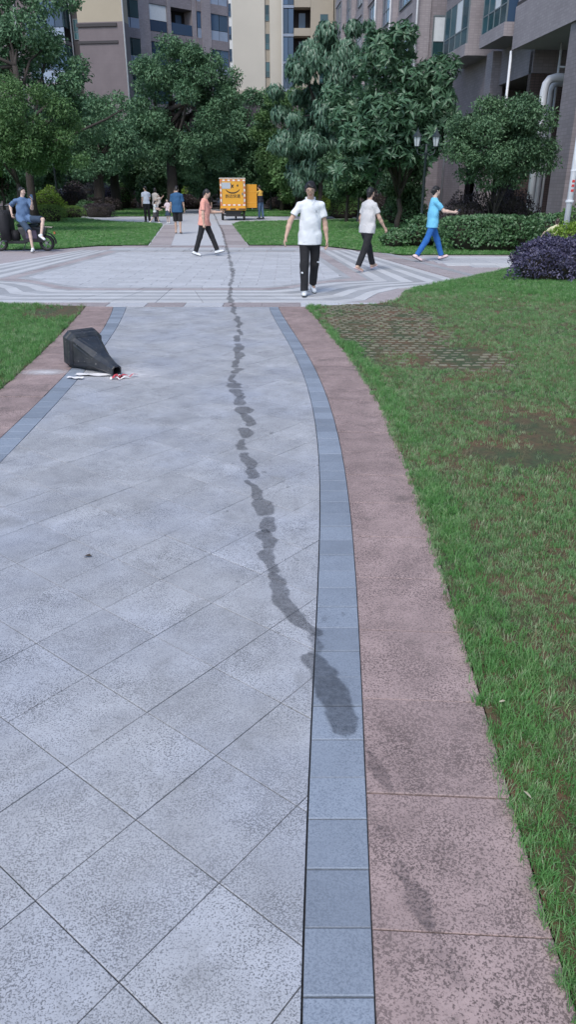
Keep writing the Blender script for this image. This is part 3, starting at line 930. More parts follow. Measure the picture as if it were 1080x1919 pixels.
def bay(u0, u1, xo, xi, zb, floors, near_solid):
    for k in range(floors):
        z = zb + 3 * k
        b_ = empty('bay_window', (0, 0, 0)); b_.parent = rb
        MB().box(xo, xi, u0, u1, z, z + .5).build('sill_slab', M_MAUVE2, b_)
        MB().box(xo + .05, xi, u0 + .05, u1 - .05, z + 2.45, z + 2.995).build('head_slab', M_MAUVE, b_)
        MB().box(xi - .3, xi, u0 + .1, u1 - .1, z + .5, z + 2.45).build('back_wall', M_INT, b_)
        n = 4
        w = (u1 - u0 - .1) / n
        f = MB()
        for q in range(n + 1):
            f.box(xo + .04, xo + .1, u0 + .02 + q * w, u0 + .08 + q * w, z + .5, z + 2.45)
        f.box(xo + .045, xo + .095, u0 + .08, u1 - .08, z + 1.15, z + 1.2)
        f.box(xi - .06, xi - .005, u0 + .03, u0 + .09, z + .5, z + 2.45)
        f.build('frame', M_FRAME, b_)
        for q in range(n):
            MB().box(xo + .06, xo + .08, u0 + .08 + q * w, u0 + .02 + (q + 1) * w, z + .5, z + 1.15).build('pane', M_GLASS, b_)
            MB().box(xo + .06, xo + .08, u0 + .08 + q * w, u0 + .02 + (q + 1) * w, z + 1.2, z + 2.45).build('pane', M_CURT if (q == 1 and k == 0) else M_GLASS, b_)
        if near_solid:
            MB().box(xo + .1, xi, u0 - .02, u0 + .06, z + .02, z + 2.98).build('cheek_wall', M_MAUVE2, b_)
        else:
            MB().box(xo + .1, xi - .06, u0 + .04, u0 + .06, z + .5, z + 2.45).build('pane', M_GLASSB, b_)
bay(1.5, 4.6, -.25, .9, 7.4, 4, False)
bay(6.4, 10.4, -.35, .9, 7.4, 4, True)
window(rb, 'y', 11.0, 13.4, .9, 8.4, 10.4, .08, 2)
# stepped-out wing further back
part(rb, 'wing', M_MAUVE, (-.9, 9, 14, 46, 0, 26))
part(rb, 'pilaster', M_MAUVE2, (-1.0, -.2, 13.9, 14.9, 0, 26))
for zz in (8.4, 11.4, 14.4):
    window(rb, 'x', .0, 1.35 if zz == 8.4 else 1.3, 13.99, zz, zz + 2.0, .06, 2, M_GLASS, curtain=1)
for zz in (7.7, 10.7, 13.7, 16.7):
    part(rb, 'facade_strip', M_MAUVE2, (-.97, -.89, 14.9, 45.9, zz, zz + .5))
for u in (15.6, 20.4, 25.4, 30.6, 36, 41):
    for zz in (5.3, 8.4, 11.4, 14.4):
        window(rb, 'y', u, u + 3.0, -.9, zz, zz + 2.0, .08, 3, M_GLASSB)
for u in (19.2, 24.2, 29.4, 35, 40):
    part(rb, 'pilaster', M_MAUVE2, (-1.25, -.88, u, u + .7, 0, 26))
part(rb, 'doorway', M_INT, (-.95, -.88, 15.4, 18.6, 0, 4.4)); part(rb, 'doorway', M_INT, (-.95, -.88, 20.5, 23.8, 0, 4.2))  # dark sheets on the solid wall, shade of the doorways put into colour
def pipe(root, pts, r, name='drain_pipe', mat=None, seg=10):
    return MB().tube(pts, r, seg).build(name, mat or M_PIPE, root, True)
pipe(rb, [(-.02, .98, 0), (-.02, .98, 6.8)], .055)
pipe(rb, [(2.0, -1.8, 5.52), (.85, -1.8, 5.52), (.62, -1.8, 5.46), (.5, -1.8, 5.3), (.46, -1.8, 5.05), (.46, -1.8, 0)], .155, seg=14)
pipe(rb, [(2.4, -1.1, 5.45), (1.25, -1.1, 5.45), (1.05, -1.1, 5.36), (.98, -1.1, 5.15), (.98, -1.1, 0)], .14, seg=14)
pipe(rb, [(2.2, -2.6, 6.5), (1.5, -2.6, 6.42), (1.35, -2.6, 6.55), (1.35, -2.6, 6.82)], .14, seg=12)
pipe(rb, [(1.3, -.9, 0), (1.3, -.9, 6.8)], .05); pipe(rb, [(1.3, -.92, 6.0), (2.6, -.92, 6.0)], .035)
for u, x_ in ((12.6, .85), (13.6, -1.04), (19.6, -1.3), (24.6, -1.3)):
    pipe(rb, [(x_, u, 0), (x_, u, 24)], .06)

# --- left tower: brown lower storeys, cream above, glazed balconies on its left
lt = empty('apartment_tower', (-16.45, 75, 0), R(-8))
tag(lt, 'brown and cream apartment tower with glazed balconies at upper left', 'building')
part(lt, 'brown_wall', M_BROWNW, (-2.1, 2.1, 0, 1.4, 0, 14.9))
part(lt, 'cream_wall', M_CREAM, (-2.08, 2.08, .02, 1.4, 14.9, 46))
part(lt, 'moulding', M_TRIM_SHADE, (-2.2, 1.5, -.12, 0, 14.55, 14.8)); part(lt, 'moulding', M_TRIM_SHADE, (-2.2, 1.5, -.1, 0, 13.3, 13.5))
pipe(lt, [(2.14, -.08, 0), (2.14, -.08, 46)], .07)
part(lt, 'recess', M_TRIM_SHADE, (-3.3, -2.1, 1.2, 12, 0, 46))
for k in range(10):
    window(lt, 'x', -3.0, -2.3, 1.19, 1.0 + 3.2 * k, 2.6 + 3.2 * k, .05, 1)
pipe(lt, [(-3.15, 1.0, 0), (-3.15, 1.0, 46)], .06)
part(lt, 'side_wall', M_BROWNW, (-14, -5.7, 2.6, 12, 0, 46))
part(lt, 'balcony_core', M_INT, (-5.7, -3.3, 1.6, 12, 0, 46))
for k in range(11):
    z = .3 + 3.25 * k
    bc = empty('balcony'); bc.parent = lt
    MB().box(-5.75, -3.28, -.25, 1.6, z, z + .3).build('slab', M_MAUVE, bc)
    MB().box(-5.7, -3.33, -.2, -.12, z + .3, z + 1.25).build('parapet', M_BALU, bc)
    for q in range(3):
        MB().box(-5.66 + q * .78, -4.94 + q * .78, -.17, -.14, z + 1.3, z + 3.2).build('pane', M_GLASSB, bc)
    MB().box(-3.36, -3.32, -.1, 1.5, z + 1.3, z + 3.2).build('side_pane', M_GLASS, bc)
for k in range(9):
    for xx in (-8.2, -11.2):
        window(lt, 'x', xx, xx + 1.7, 2.59, 1.2 + 3.25 * k, 3.0 + 3.25 * k, .06, 2, M_GLASSB)
pipe(lt, [(-5.9, 1.5, 0), (-5.9, 1.5, 46)], .09); pipe(lt, [(-9.0, 2.4, 0), (-9.0, 2.4, 46)], .09)

# --- middle tower, its front turned half away
mt = empty('apartment_tower', (-15.4, 78.6, 0), R(41))
tag(mt, 'mauve apartment tower with stacked balconies above the central tree', 'building')
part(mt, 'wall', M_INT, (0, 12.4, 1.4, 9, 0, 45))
S_ = 12.4 / 180.
def sx(px): return (px - 248) * S_
for a, b_, m_, d in ((276, 293, M_MAUVE2, -.1), (322, 328, M_MAUVE2, -.05), (364, 371, M_MAUVE2, -.05), (378, 394, M_MAUVE2, -.25), (425, 429, M_MAUVE, 0)):
    part(mt, 'pilaster', m_, (sx(a), sx(b_), d, 1.4, 0, 45))
for k in range(14):
    z = 3.0 * k
    for a, b_, glz in ((248, 276, 1), (293, 322, 2), (328, 364, 0), (371, 378, 1), (394, 425, 1)):
        s = empty('balcony'); s.parent = mt
        MB().box(sx(a) + .01, sx(b_) - .01, 0 if glz != 1 else -.2, 1.39, z - .6, z + .2).build('slab', M_MAUVE, s)
        if glz == 0:
            MB().box(sx(a) + .02, sx(b_) - .02, .05, .09, z + .25, z + 1.15).build('railing', M_GLASSB, s)
            MB().box(sx(a) + 1.4, sx(b_) - .4, 1.34, 1.38, z + .3, z + 2.1).build('door_pane', M_GLASSB, s)
        elif glz == 2:
            MB().box(sx(a) + .02, sx(b_) - .02, .08, .11, z + .25, z + 1.1).build('pane', M_GLASSB, s)
            MB().box(sx(a) + .02, sx(b_) - .02, .10, .13, z + 1.14, z + 2.38).build('curtain_pane', M_CURT if k == 5 else M_GLASSB, s)
        else:
            n = max(1, int((b_ - a) / 12)); w = (sx(b_) - sx(a)) / n
            for q in range(n):
                MB().box(sx(a) + q * w + .03, sx(a) + (q + 1) * w - .03, -.15, -.12, z + .2, z + 1.0).build('pane', M_BALU, s)
                MB().box(sx(a) + q * w + .03, sx(a) + (q + 1) * w - .03, -.13, -.10, z + 1.04, z + 2.38).build('pane', M_GLASS if a < 300 else M_GLASSB, s)

# --- far towers down the axis of the path
bt = empty('far_tower', (-4.32, 120, 0), 0)
tag(bt, 'plain beige tower with a column of slot windows behind the trees', 'building')
part(bt, 'wall', M_BEIGE, (-3.5, 1.05, 0, 12, 0, 60)); part(bt, 'wall', M_BEIGE, (1.75, 3.5, 0, 12, 0, 60)); part(bt, 'slot', M_BEIGE2, (1.05, 1.75, .35, 12, 0, 60))
part(bt, 'ledge', M_BEIGE2, (-3.7, 1.0, -.3, 0, 14.0, 14.5)); part(bt, 'ledge', M_BEIGE2, (-3.7, 1.0, -.2, 0, 12.6, 13.0))
for k in range(14):
    window(bt, 'x', 1.1, 1.7, .34, 6 + 3.4 * k, 7.9 + 3.4 * k, .05, 1)
gt = empty('far_tower', (1.2, 118, 0), 0)
tag(gt, 'far tower of blue glass balconies beside the beige tower', 'building')
part(gt, 'core', M_INT, (-2, 1.9, 1.3, 9, 0, 60)); part(gt, 'wall', M_BEIGE2, (1.9, 5.0, -.5, 9, 0, 60)); part(gt, 'edge', M_WHITEB, (-2.08, -1.9, -.2, 1.3, 0, 60))
for k in range(18):
    z = 1 + 3.3 * k
    s = empty('balcony'); s.parent = gt
    MB().box(-1.9, -.4, 0, 1.3, z, z + .35).build('slab', M_BALU, s)
    for q in range(2):
        MB().box(-1.88 + q * .74, -1.2 + q * .74, .02, .06, z + .4, z + 3.2).build('pane', M_GLASSB, s)
    MB().box(-.38, 1.88, -.5, 1.3, z, z + .9).build('parapet', M_BEIGE2, s)
    MB().box(.3, 1.2, 1.22, 1.28, z + 1.0, z + 2.9).build('door_pane', M_GLASSB, s)
    window(gt, 'x', 3.2, 4.3, -.5, z + .9, z + 2.5, .06, 1)
wt_ = empty('far_tower', (-10.6, 138, 0), 0)
tag(wt_, 'narrow white tower seen between the balconied tower and the beige one', 'building')
part(wt_, 'wall', M_WHITEB, (-4, 3.5, .5, 10, 0, 60))
for k in range(18):
    for xx in (-1.2, .3, 1.8):
        window(wt_, 'x', xx, xx + 1.1, .49, 2 + 3.1 * k, 3.8 + 3.1 * k, .06, 1, M_GLASSB)
rt_ = empty('far_tower', (8.3, 112, 0), 0)
tag(rt_, 'far grey tower with white window frames at the end of the right block', 'building')
part(rt_, 'wall', M_BEIGE2, (-2, 6, .5, 10, 0, 60)); part(rt_, 'edge', M_WHITEB, (-.9, -.7, .2, .5, 0, 60))
for k in range(16):
    window(rt_, 'x', -.6, .9, .49, 2 + 3.3 * k, 4.2 + 3.3 * k, .06, 2, M_GLASSB); part(rt_, 'sill', M_WHITEB, (-.65, .95, .3, .5, 1.5 + 3.3 * k, 1.95 + 3.3 * k))
bb = empty('podium_building', (-12, 96, 0), 0)
tag(bb, 'dark low podium building in shade behind the far trees', 'building')
part(bb, 'wall', M_BROWNW, (-30, 27, 0, 6, 0, 11))
for k in range(14):
    part(bb, 'opening_shade', M_INT, (-29 + 4 * k, -26.4 + 4 * k, -.06, 0, .2, 3.4))  # flat dark sheet on the wall, painted as the shade of an opening
# ------------------------------------------------------------------ trees and shrubs
M_BARK = simple('bark', (0.045, 0.038, 0.034), .95, var=.4, vscale=6, bumpy=.8, bscale=18)
M_BLOCK_CORE = simple('light_block_core', (0.035, 0.03, 0.022), .95, var=.3, vscale=8)
L_DARK = leaf_mat('dark_leaf', (0.06, 0.125, 0.068), (0.135, 0.245, 0.125), .5, .2)
L_TEAL = leaf_mat('teal_leaf', (0.065, 0.145, 0.08), (0.155, 0.285, 0.15), .5, .2)
L_MID = leaf_mat('mid_leaf', (0.07, 0.15, 0.055), (0.15, 0.27, 0.1), .5, .3)
L_BROAD = leaf_mat('broad_leaf', (0.055, 0.13, 0.07), (0.125, 0.235, 0.14), .38, .22, spec=.5)
L_DROOP = leaf_mat('drooping_leaf', (0.055, 0.125, 0.08), (0.125, 0.23, 0.155), .4, .15, spec=.5)
L_LIME = leaf_mat('lime_leaf', (0.15, 0.27, 0.04), (0.27, 0.4, 0.06), .5, .35)
L_HEDGE = leaf_mat('hedge_leaf', (0.06, 0.14, 0.04), (0.13, 0.24, 0.07), .45, .25)
L_LEAFY = leaf_mat('leafy_hedge', (0.06, 0.14, 0.06), (0.12, 0.23, 0.10), .42, .25, spec=.5)
L_YHEDGE = leaf_mat('yellow_hedge_leaf', (0.12, 0.22, 0.05), (0.24, 0.37, 0.09), .45, .3)
L_PURP = leaf_mat('purple_leaf', (0.045, 0.042, 0.085), (0.12, 0.11, 0.195), .42, .12, 4, spec=.5)
L_WINE = leaf_mat('wine_leaf', (0.03, 0.027, 0.03), (0.075, 0.055, 0.062), .5, .1)
L_GREYP = leaf_mat('grey_purple_leaf', (0.05, 0.05, 0.06), (0.095, 0.095, 0.10), .5, .15)

def unit(v):
    return v / (np.linalg.norm(v, axis=-1, keepdims=True) + 1e-9)

def leaf_mesh(name, P, A, Nn, length, width, mat, bend=0.25, big=False):
    """P centres, A long axes, Nn blade normals -> one crown mesh of single leaves"""
    n = len(P)
    A = unit(A); B = unit(np.cross(A, Nn)); Nn = np.cross(B, A)
    L = np.asarray(length).reshape(-1, 1) * np.ones((n, 1)); Wd = np.asarray(width).reshape(-1, 1) * np.ones((n, 1))
    if big:
        base = P - A * L * .5; mid = P + Nn * L * bend * .4; tip = P + A * L * .5 - Nn * L * bend
        l = P - A * L * .02 + B * Wd * .5 + Nn * L * (bend * .4 + .08); r_ = P - A * L * .02 - B * Wd * .5 + Nn * L * (bend * .4 + .08)
        V = np.stack([base, l, tip, r_, mid], 1).reshape(-1, 3)
        o = np.arange(n)[:, None, None] * 5
        F = (o + np.array([[0, 4, 1], [1, 4, 2], [0, 3, 4], [4, 3, 2]])[None]).reshape(-1, 3)
    else:
        base = P - A * L * .5; tip = P + A * L * .5 - Nn * L * bend * .5
        l = P + B * Wd * .5 + Nn * L * .06; r_ = P - B * Wd * .5 + Nn * L * .06
        V = np.stack([base, l, tip, r_], 1).reshape(-1, 3)
        o = np.arange(n)[:, None, None] * 4
        F = (o + np.array([[0, 2, 1], [0, 3, 2]])[None]).reshape(-1, 3)
    return fast_mesh(name, V, F, mat)

def sph(r, n):
    return unit(r.normal(size=(n, 3)))

def clump_leaves(r, cents, rad, n, shell=.55, flat=.75):
    """leaf positions through the volume of many clumps, densest near their skins"""
    k = r.choice(len(cents), n, p=(rad ** 2) / (rad ** 2).sum())
    d = sph(r, n)
    rr = (shell + (1 - shell) * r.random(n)) * rad[k] * (.82 + .36 * r.random(n))
    off = d * rr[:, None]; off[:, 2] *= flat
    return cents[k] + off, d, k

def crown_clumps(r, c, rx, ry, rz, k, rel=(.22, .38), hollow=.35):
    out = []
    tries = 0
    while len(out) < k and tries < 6000:
        tries += 1
        d = sph(r, 1)[0]
        t = hollow + (1 - hollow) * r.random() ** .6
        p = np.array(c) + d * np.array([rx, ry, rz]) * t * .82
        if all(np.linalg.norm((p - q) / np.array([rx, ry, rz])) > .13 for q in out): out.append(p)
    out = np.array(out)
    rad = r.uniform(rel[0], rel[1], len(out)) * (rx * ry * rz) ** (1 / 3)
    return out, rad

def limbs(base, top, cents, r0, r, fork=.55, nmax=14):
    m = MB()
    base = np.array(base, float); top = np.array(top, float)
    n = 7
    pts = [base * (1 - t) + top * t + np.array([r.normal() * .05, r.normal() * .05, 0]) * (0 if t in (0, 1) else 1) for t in np.linspace(0, 1, n)]
    m.tube(pts, [r0 * (1.25 if i == 0 else 1 - .45 * i / (n - 1)) for i in range(n)], 9)
    idx = r.permutation(len(cents))[:nmax]
    for q in idx:
        s = pts[int(np.clip(round((n - 1) * r.uniform(fork, 1)), 0, n - 1))]
        e = cents[q]
        mid = (s + e) / 2 + r.normal(size=3) * np.linalg.norm(e - s) * .08 + np.array([0, 0, .1 * np.linalg.norm(e - s)])
        a = [s, (s * .5 + mid * .5) + r.normal(size=3) * .03, mid, (mid + e) / 2, e]
        m.tube(a, [r0 * .42, r0 * .34, r0 * .26, r0 * .17, r0 * .08], 6)
    return m

def tree(name, label, base, crown, mat, nleaf, leaf, trunk_r, seed, clumps=26, rel=(.22, .38), style='fine', extra=None, lean=(0, 0), group=None, tall=None, flat=.75):
    r = np.random.default_rng(seed)
    bx, by = base
    cx, cy, cz, rx, ry, rz = crown
    cents, rad = crown_clumps(r, (cx, cy, cz), rx, ry, rz, clumps, rel)
    if extra:
        ex = np.array([e[:3] for e in extra], float); cents = np.vstack([cents, ex]); rad = np.append(rad, [e[3] for e in extra])
    root = empty(name, (bx, by, 0))
    off = np.array([bx, by, 0])
    top = np.array([bx + lean[0], by + lean[1], (tall or cz)])
    lm = limbs((0, 0, -.05), top - off, cents - off, trunk_r, r, .45 if style != 'bush' else .1, 18)
    lm.build('trunk', M_BARK, root, True)
    P, d, k = clump_leaves(r, cents - off, rad, nleaf, flat=flat)
    n = len(P)
    if style == 'droop':
        A = d * .5 + np.array([0, 0, -1.0]) + r.normal(size=(n, 3)) * .3
        Nn = d + np.array([0, 0, .3]) + r.normal(size=(n, 3)) * .3
        me = leaf_mesh('crown', P, A, Nn, leaf * r.uniform(.7, 1.25, n), leaf * .3, mat, .25, True)
    elif style == 'whorl':
        # rosettes of long leaves at twig ends
        m_ = n // 9
        c0 = P[:m_]; dd = unit(d[:m_] + np.array([0, 0, .45]))
        rep = 9
        c = np.repeat(c0, rep, 0); ax = np.repeat(dd, rep, 0)
        t = unit(np.cross(ax, sph(r, len(c))))
        A = t * 1.0 + ax * r.uniform(-.1, .9, (len(c), 1))
        Nn = ax + r.normal(size=A.shape) * .15
        ln = leaf * r.uniform(.65, 1.2, len(c))
        me = leaf_mesh('crown', c + unit(A) * ln[:, None] * .5, A, Nn, ln, ln * .30, mat, .2, True)
    else:
        A = d * .7 + r.normal(size=(n, 3)) * .6 + np.array([0, 0, -.15])
        Nn = d * .5 + np.array([0, 0, .8]) + r.normal(size=(n, 3)) * .5
        me = leaf_mesh('crown', P, A, Nn, leaf * r.uniform(.65, 1.3, n), leaf * r.uniform(.4, .6, n), mat, .3)
    link(bpy.data.objects.new('crown', me), root)
    return tag(root, label, 'tree', group)

tree('tree', 'tall dark fine-leaved tree at the upper left corner', (-11.4, 35), (-12.6, 37.5, 6.3, 5.2, 2.6, 4.6), L_TEAL, 40000, .18, .2, 1, 80, (.13, .24),
     extra=[(-8.3, 37, 5.0, .5), (-7.6, 37, 5.4, .35), (-7.2, 37, 5.0, .3), (-9.2, 37, 6.6, .5), (-8.9, 37, 4.2, .6), (-9.4, 37.2, 9.0, .6)])
tree('tree', 'light green bushy tree behind the seated man at left', (-10.6, 31), (-10.5, 31, 3.6, 3.2, 1.9, 2.0), L_MID, 26000, .12, .1, 2, 60, (.15, .27), extra=[(-7.9, 30.6, 2.6, .4), (-8.4, 30.6, 3.4, .45), (-9.2, 30.4, 4.9, .4)])
tree('tree', 'leafy tree with green crown over the left trimmed shrubs', (-12.0, 51), (-12.0, 50.5, 4.3, 4.2, 2.2, 2.4), L_TEAL, 17000, .2, .1, 3, 28)
tree('tree', 'broad dark tree in front of the brown tower', (-14.4, 60), (-13.3, 60, 5.2, 4.4, 2.5, 3.2), L_TEAL, 17000, .24, .45, 4, 28)
tree('tree', 'thick-trunked tree beside the dark one near the brown tower', (-13.6, 62), (-15.8, 62, 5.6, 3, 2.5, 2.8), L_DARK, 14000, .24, .42, 5, 24)
tree('tree', 'large rounded green tree left of the path centre', (-8.1, 55), (-6.9, 55, 6.4, 4.7, 3.0, 4.7), L_TEAL, 46000, .2, .42, 6, 90, (.13, .25),
     extra=[(-7.6, 54, 10.0, .9), (-6.2, 54, 9.4, .8), (-9.3, 54, 8.8, .9), (-4.0, 54, 7.0, .9), (-3.4, 54, 6.9, .5), (-2.9, 54, 7.1, .25)])
tree('tree', 'dark spreading tree behind the delivery tricycle', (-3.4, 66), (-3.0, 66, 5.4, 3.6, 2.2, 4.4), L_TEAL, 21000, .26, .25, 7, 34)
tree('tree', 'bright green slim tree right of the delivery tricycle', (-.5, 60), (-.2, 60, 4.9, 2.8, 1.6, 4.6), L_MID, 19000, .22, .16, 8, 38, (.2, .34))
tree('tree', 'dark tree with long drooping leaves behind the man in white', (1.8, 45), (1.4, 45, 5.4, 3.0, 2.0, 4.5), L_DROOP, 15500, .46, .16, 9, 60, (.15, .28), 'droop',
     extra=[(2.0, 44.5, 9.0, .7), (3.0, 44.5, 8.2, .8), (3.4, 44.5, 9.2, .5), (4.2, 44.5, 9.3, .35), (2.6, 44, 7.0, .8), (3.6, 44.5, 7.6, .7)])
tree('tree', 'broad-leaved tree with whorled glossy leaves above the street lamp', (4.75, 33.5), (4.3, 33, 4.6, 3.1, 1.8, 2.9), L_BROAD, 20000, .36, .13, 10, 70, (.15, .28), 'whorl',
     extra=[(6.4, 32.5, 4.2, .5), (3.0, 32.5, 2.6, .6), (2.6, 32.5, 3.3, .55), (5.9, 32.5, 5.4, .6), (4.4, 32.2, 6.9, .5), (2.2, 32.5, 2.3, .5)], tall=2.4)
tree('tree', 'small-leaved round tree in front of the white pipes at right', (7.0, 26.3), (6.85, 26, 3.0, 2.15, 1.3, 1.6), L_DARK, 30000, .105, .05, 11, 44, (.22, .36), 'bush', tall=1.8,
     extra=[(5.9, 26, 2.1, .45), (6.6, 26, 1.9, .5), (7.4, 26, 2.0, .5), (8.0, 26, 2.4, .4), (5.6, 26, 2.7, .4)])
tree('tree', 'tree half out of the frame at the right edge near the white post', (8.6, 17.6), (8.4, 17.4, 3.4, 1.3, 1.2, 1.3), L_GREYP, 5000, .09, .05, 12, 18, (.2, .3))
for k, (x_, y_, z_, rx, rz, mt_, lab) in enumerate([
        (-22, 70, 5.0, 5, 4.8, L_DARK, 'big dark tree far left behind the hedges'), (-17.5, 74, 3.8, 4, 3.8, L_TEAL, 'shaded tree at the foot of the brown tower'),
        (-10.5, 76, 4.0, 4.4, 4.0, L_DARK, 'dark tree behind the group of people'), (-5.8, 80, 4.2, 4.4, 4.2, L_DARK, 'dark tree closing the end of the path'),
        (1.4, 74, 4.4, 4.4, 4.4, L_DARK, 'dark tree behind the slim green tree'), (4.9, 58, 3.4, 2.6, 3.3, L_DARK, 'shaded tree beside the right block behind the lamp'),
        (2.6, 62, 3.3, 2.8, 3.3, L_TEAL, 'shaded tree behind the lime bush'), (3.0, 40, 2.5, 1.7, 1.5, L_DARK, 'low shaded tree between the man in white and the woman in grey'),
        (-17, 52, 3.2, 3.2, 2.8, L_DARK, 'dark low tree left of the lamp post among the shrubs'), (-14.5, 40, 2.4, 2.2, 2.0, L_DARK, 'shaded tree behind the seated man at the left edge'),
        (6.6, 44, 3.0, 1.6, 2.6, L_DARK, 'dark tree against the right block beside the doorway'), (-1.2, 70, 3.0, 2.6, 2.8, L_TEAL, 'dim tree behind the courier'),
        (-20.5, 58, 3.0, 3.4, 3.2, L_TEAL, 'shady understorey tree at the far left'), (-11.5, 66, 2.6, 2.6, 2.6, L_DARK, 'low dark tree above the green topiary ball'),
        (-6.6, 60, 2.8, 2.6, 2.3, L_TEAL, 'low leafy tree left of the tricycle'), (.6, 52, 2.7, 1.7, 2.2, L_MID, 'low green tree behind the head of the man in white'),
        (2.9, 50, 3.0, 1.9, 2.6, L_TEAL, 'understorey tree above the mid green rounded shrub'), (5.4, 37.5, 2.3, 1.3, 1.9, L_DARK, 'shady low tree beneath the whorled-leaf tree')]):
    tree('tree', lab, (x_, y_), (x_, y_, z_, rx, rx * .7, rz), mt_, 13000 if y_ > 45 else 9000, .32 if y_ > 45 else .19, .2 if y_ > 45 else .09, 30 + k, 30, (.26, .42))

def shrub(name, label, c, rx, ry, h, mat, n, leaf, seed, p=2.0, group=None, cat='shrub', wid=.5, big=False, rough=.16, z0=0.0):
    r = np.random.default_rng(seed)
    root = empty(name, (c[0], c[1], z0))
    d = sph(r, n); d[:, 2] = np.abs(d[:, 2]) * 1.0 - .25 * (r.random(n) < .35)
    d = unit(d)
    rz = h * .62; zc = h * .38
    den = (np.abs(d[:, 0] / rx) ** p + np.abs(d[:, 1] / ry) ** p + np.abs(d[:, 2] / rz) ** p) ** (-1 / p)
    lump = 1 + rough * (fbm(d[:, 0] * 2 + seed, d[:, 1] * 2 + d[:, 2] * 2.7, seed, 1.6) - .5) * 2
    fac = lump * (1 - .28 * r.random(n) ** 2.2) 
    P = d * (den * fac)[:, None] + np.array([0, 0, zc])
    P[:, 2] = np.maximum(P[:, 2], .02)
    A = d * .6 + r.normal(size=(n, 3)) * .55 + np.array([0, 0, .25])
    Nn = d + np.array([0, 0, .5]) + r.normal(size=(n, 3)) * .45
    me = leaf_mesh('foliage', P, A, Nn, leaf * r.uniform(.65, 1.3, n), leaf * wid * r.uniform(.8, 1.2, n), mat, .25, big)
    link(bpy.data.objects.new('foliage', me), root)
    # solid twig-brown core, added to block light through the leaves
    m = MB(); v = []; f = []
    a, bseg = 9, 14
    for i in range(a):
        ph = math.pi * (i / (a - 1))
        for j in range(bseg):
            th = 2 * math.pi * j / bseg
            q = np.array([math.sin(ph) * math.cos(th), math.sin(ph) * math.sin(th), math.cos(ph)])
            dn = (abs(q[0] / rx) ** p + abs(q[1] / ry) ** p + abs(q[2] / rz) ** p) ** (-1 / p) * .74
            z = q[2] * dn + zc
            v.append((q[0] * dn, q[1] * dn, max(z, 0)))
    for i in range(a - 1):
        for j in range(bseg):
            f.append((i * bseg + j, (i + 1) * bseg + j, (i + 1) * bseg + (j + 1) % bseg, i * bseg + (j + 1) % bseg))
    m.add(v, f).build('light_block_core', M_BLOCK_CORE, root, True)
    return tag(root, label, cat, group)

G1 = 'trimmed shrubs left of the path'
shrub('shrub', 'lime green loose shrub behind the seated man', (-13.6, 44.2), 1.0, .8, 1.68, L_LIME, 2600, .11, 1, group=G1, rough=.3)
shrub('hedge', 'yellow-green clipped hedge right beside the seated man', (-12.6, 40.6), .95, .8, .86, L_YHEDGE, 2600, .08, 2, 3, G1, 'hedge')
shrub('hedge', 'low green clipped hedge next to the dark brown hedge', (-12.9, 45.9), 1.0, .7, .70, L_YHEDGE, 2000, .08, 3, 3.5, G1, 'hedge')
shrub('hedge', 'dark brown-purple box hedge at the corner of the far crossing', (-11.77, 48.6), .98, .8, .78, L_WINE, 2400, .08, 4, 4, G1, 'hedge')
shrub('shrub', 'loose green shrub peeking over the dark brown box hedge', (-12.9, 50), .9, .6, .9, L_LEAFY, 1300, .12, 5, 2, G1, rough=.3)
shrub('shrub', 'large dark rounded shrub behind the left lamp post', (-14.85, 54), 1.0, .9, 1.75, L_WINE, 2400, .11, 6, 2.4, G1)
shrub('hedge', 'low dark hedge with a pale green top', (-14.3, 60), 1.4, .9, 1.0, L_WINE, 2000, .12, 7, 3, G1, 'hedge')
shrub('shrub', 'pale green plants on top of the low dark hedge', (-14.9, 60.8), 1.1, .7, 1.2, L_LEAFY, 900, .14, 8, 2, G1, rough=.35)
shrub('hedge', 'dark clipped hedge left of the group of people', (-14.8, 71), 1.5, .9, 1.15, L_WINE, 1800, .13, 9, 3.4, G1, 'hedge')
shrub('hedge', 'long dark clipped hedge closing the far lawn', (-9.4, 70.5), 4.3, .9, 1.12, L_WINE, 4200, .13, 10, 5, None, 'hedge', rough=.08)
shrub('shrub', 'grey-purple round shrub furthest left among the topiary', (-20.0, 66), .95, .9, 2.3, L_GREYP, 1700, .13, 11, 2.2, G1)
shrub('shrub', 'dark topiary ball behind the left lamp post', (-18.4, 68), 1.0, .9, 2.2, L_WINE, 1700, .13, 12, 2.2, G1)
shrub('shrub', 'grey-green topiary ball in the middle of the far row', (-16.6, 66), .9, .9, 2.0, L_GREYP, 1600, .13, 13, 2.2, G1)
shrub('shrub', 'purple topiary ball next to the green one', (-15.2, 66), .85, .8, 2.05, L_PURP, 1600, .13, 14, 2.2, G1)
shrub('shrub', 'green clipped topiary ball at the right end of the far row', (-14.1, 66.6), 1.0, .9, 2.1, L_HEDGE, 1900, .12, 15, 2.4, G1)
shrub('shrub', 'yellow-green small shrub behind the group of people', (-9.1, 72), .7, .6, 2.1, L_LIME, 900, .14, 16, 2)
G2 = 'shrubs right of the path'
shrub('shrub', 'small dark round shrub right of the courier', (-1.1, 65), .75, .7, .95, L_WINE, 1300, .11, 17, 2.3, G2)
shrub('hedge', 'dark low hedge sloping behind the man in white', (.15, 62), 1.1, .9, 1.2, L_WINE, 2000, .11, 18, 2.6, G2, 'hedge')
shrub('shrub', 'lime yellow ball shrub over the shoulder of the man in white', (1.95, 45.4), .5, .5, 1.65, L_LIME, 1500, .09, 19, 2.3, G2)
shrub('shrub', 'mid green rounded shrub between the man in white and the woman in grey', (3.35, 47), 1.3, 1.0, 1.2, L_HEDGE, 3200, .11, 20, 2.3, G2, rough=.25)
shrub('shrub', 'dark wine-red ball shrub right of the woman in grey', (5.5, 45), 1.05, .9, 1.55, L_WINE, 2600, .10, 21, 2.4, G2)
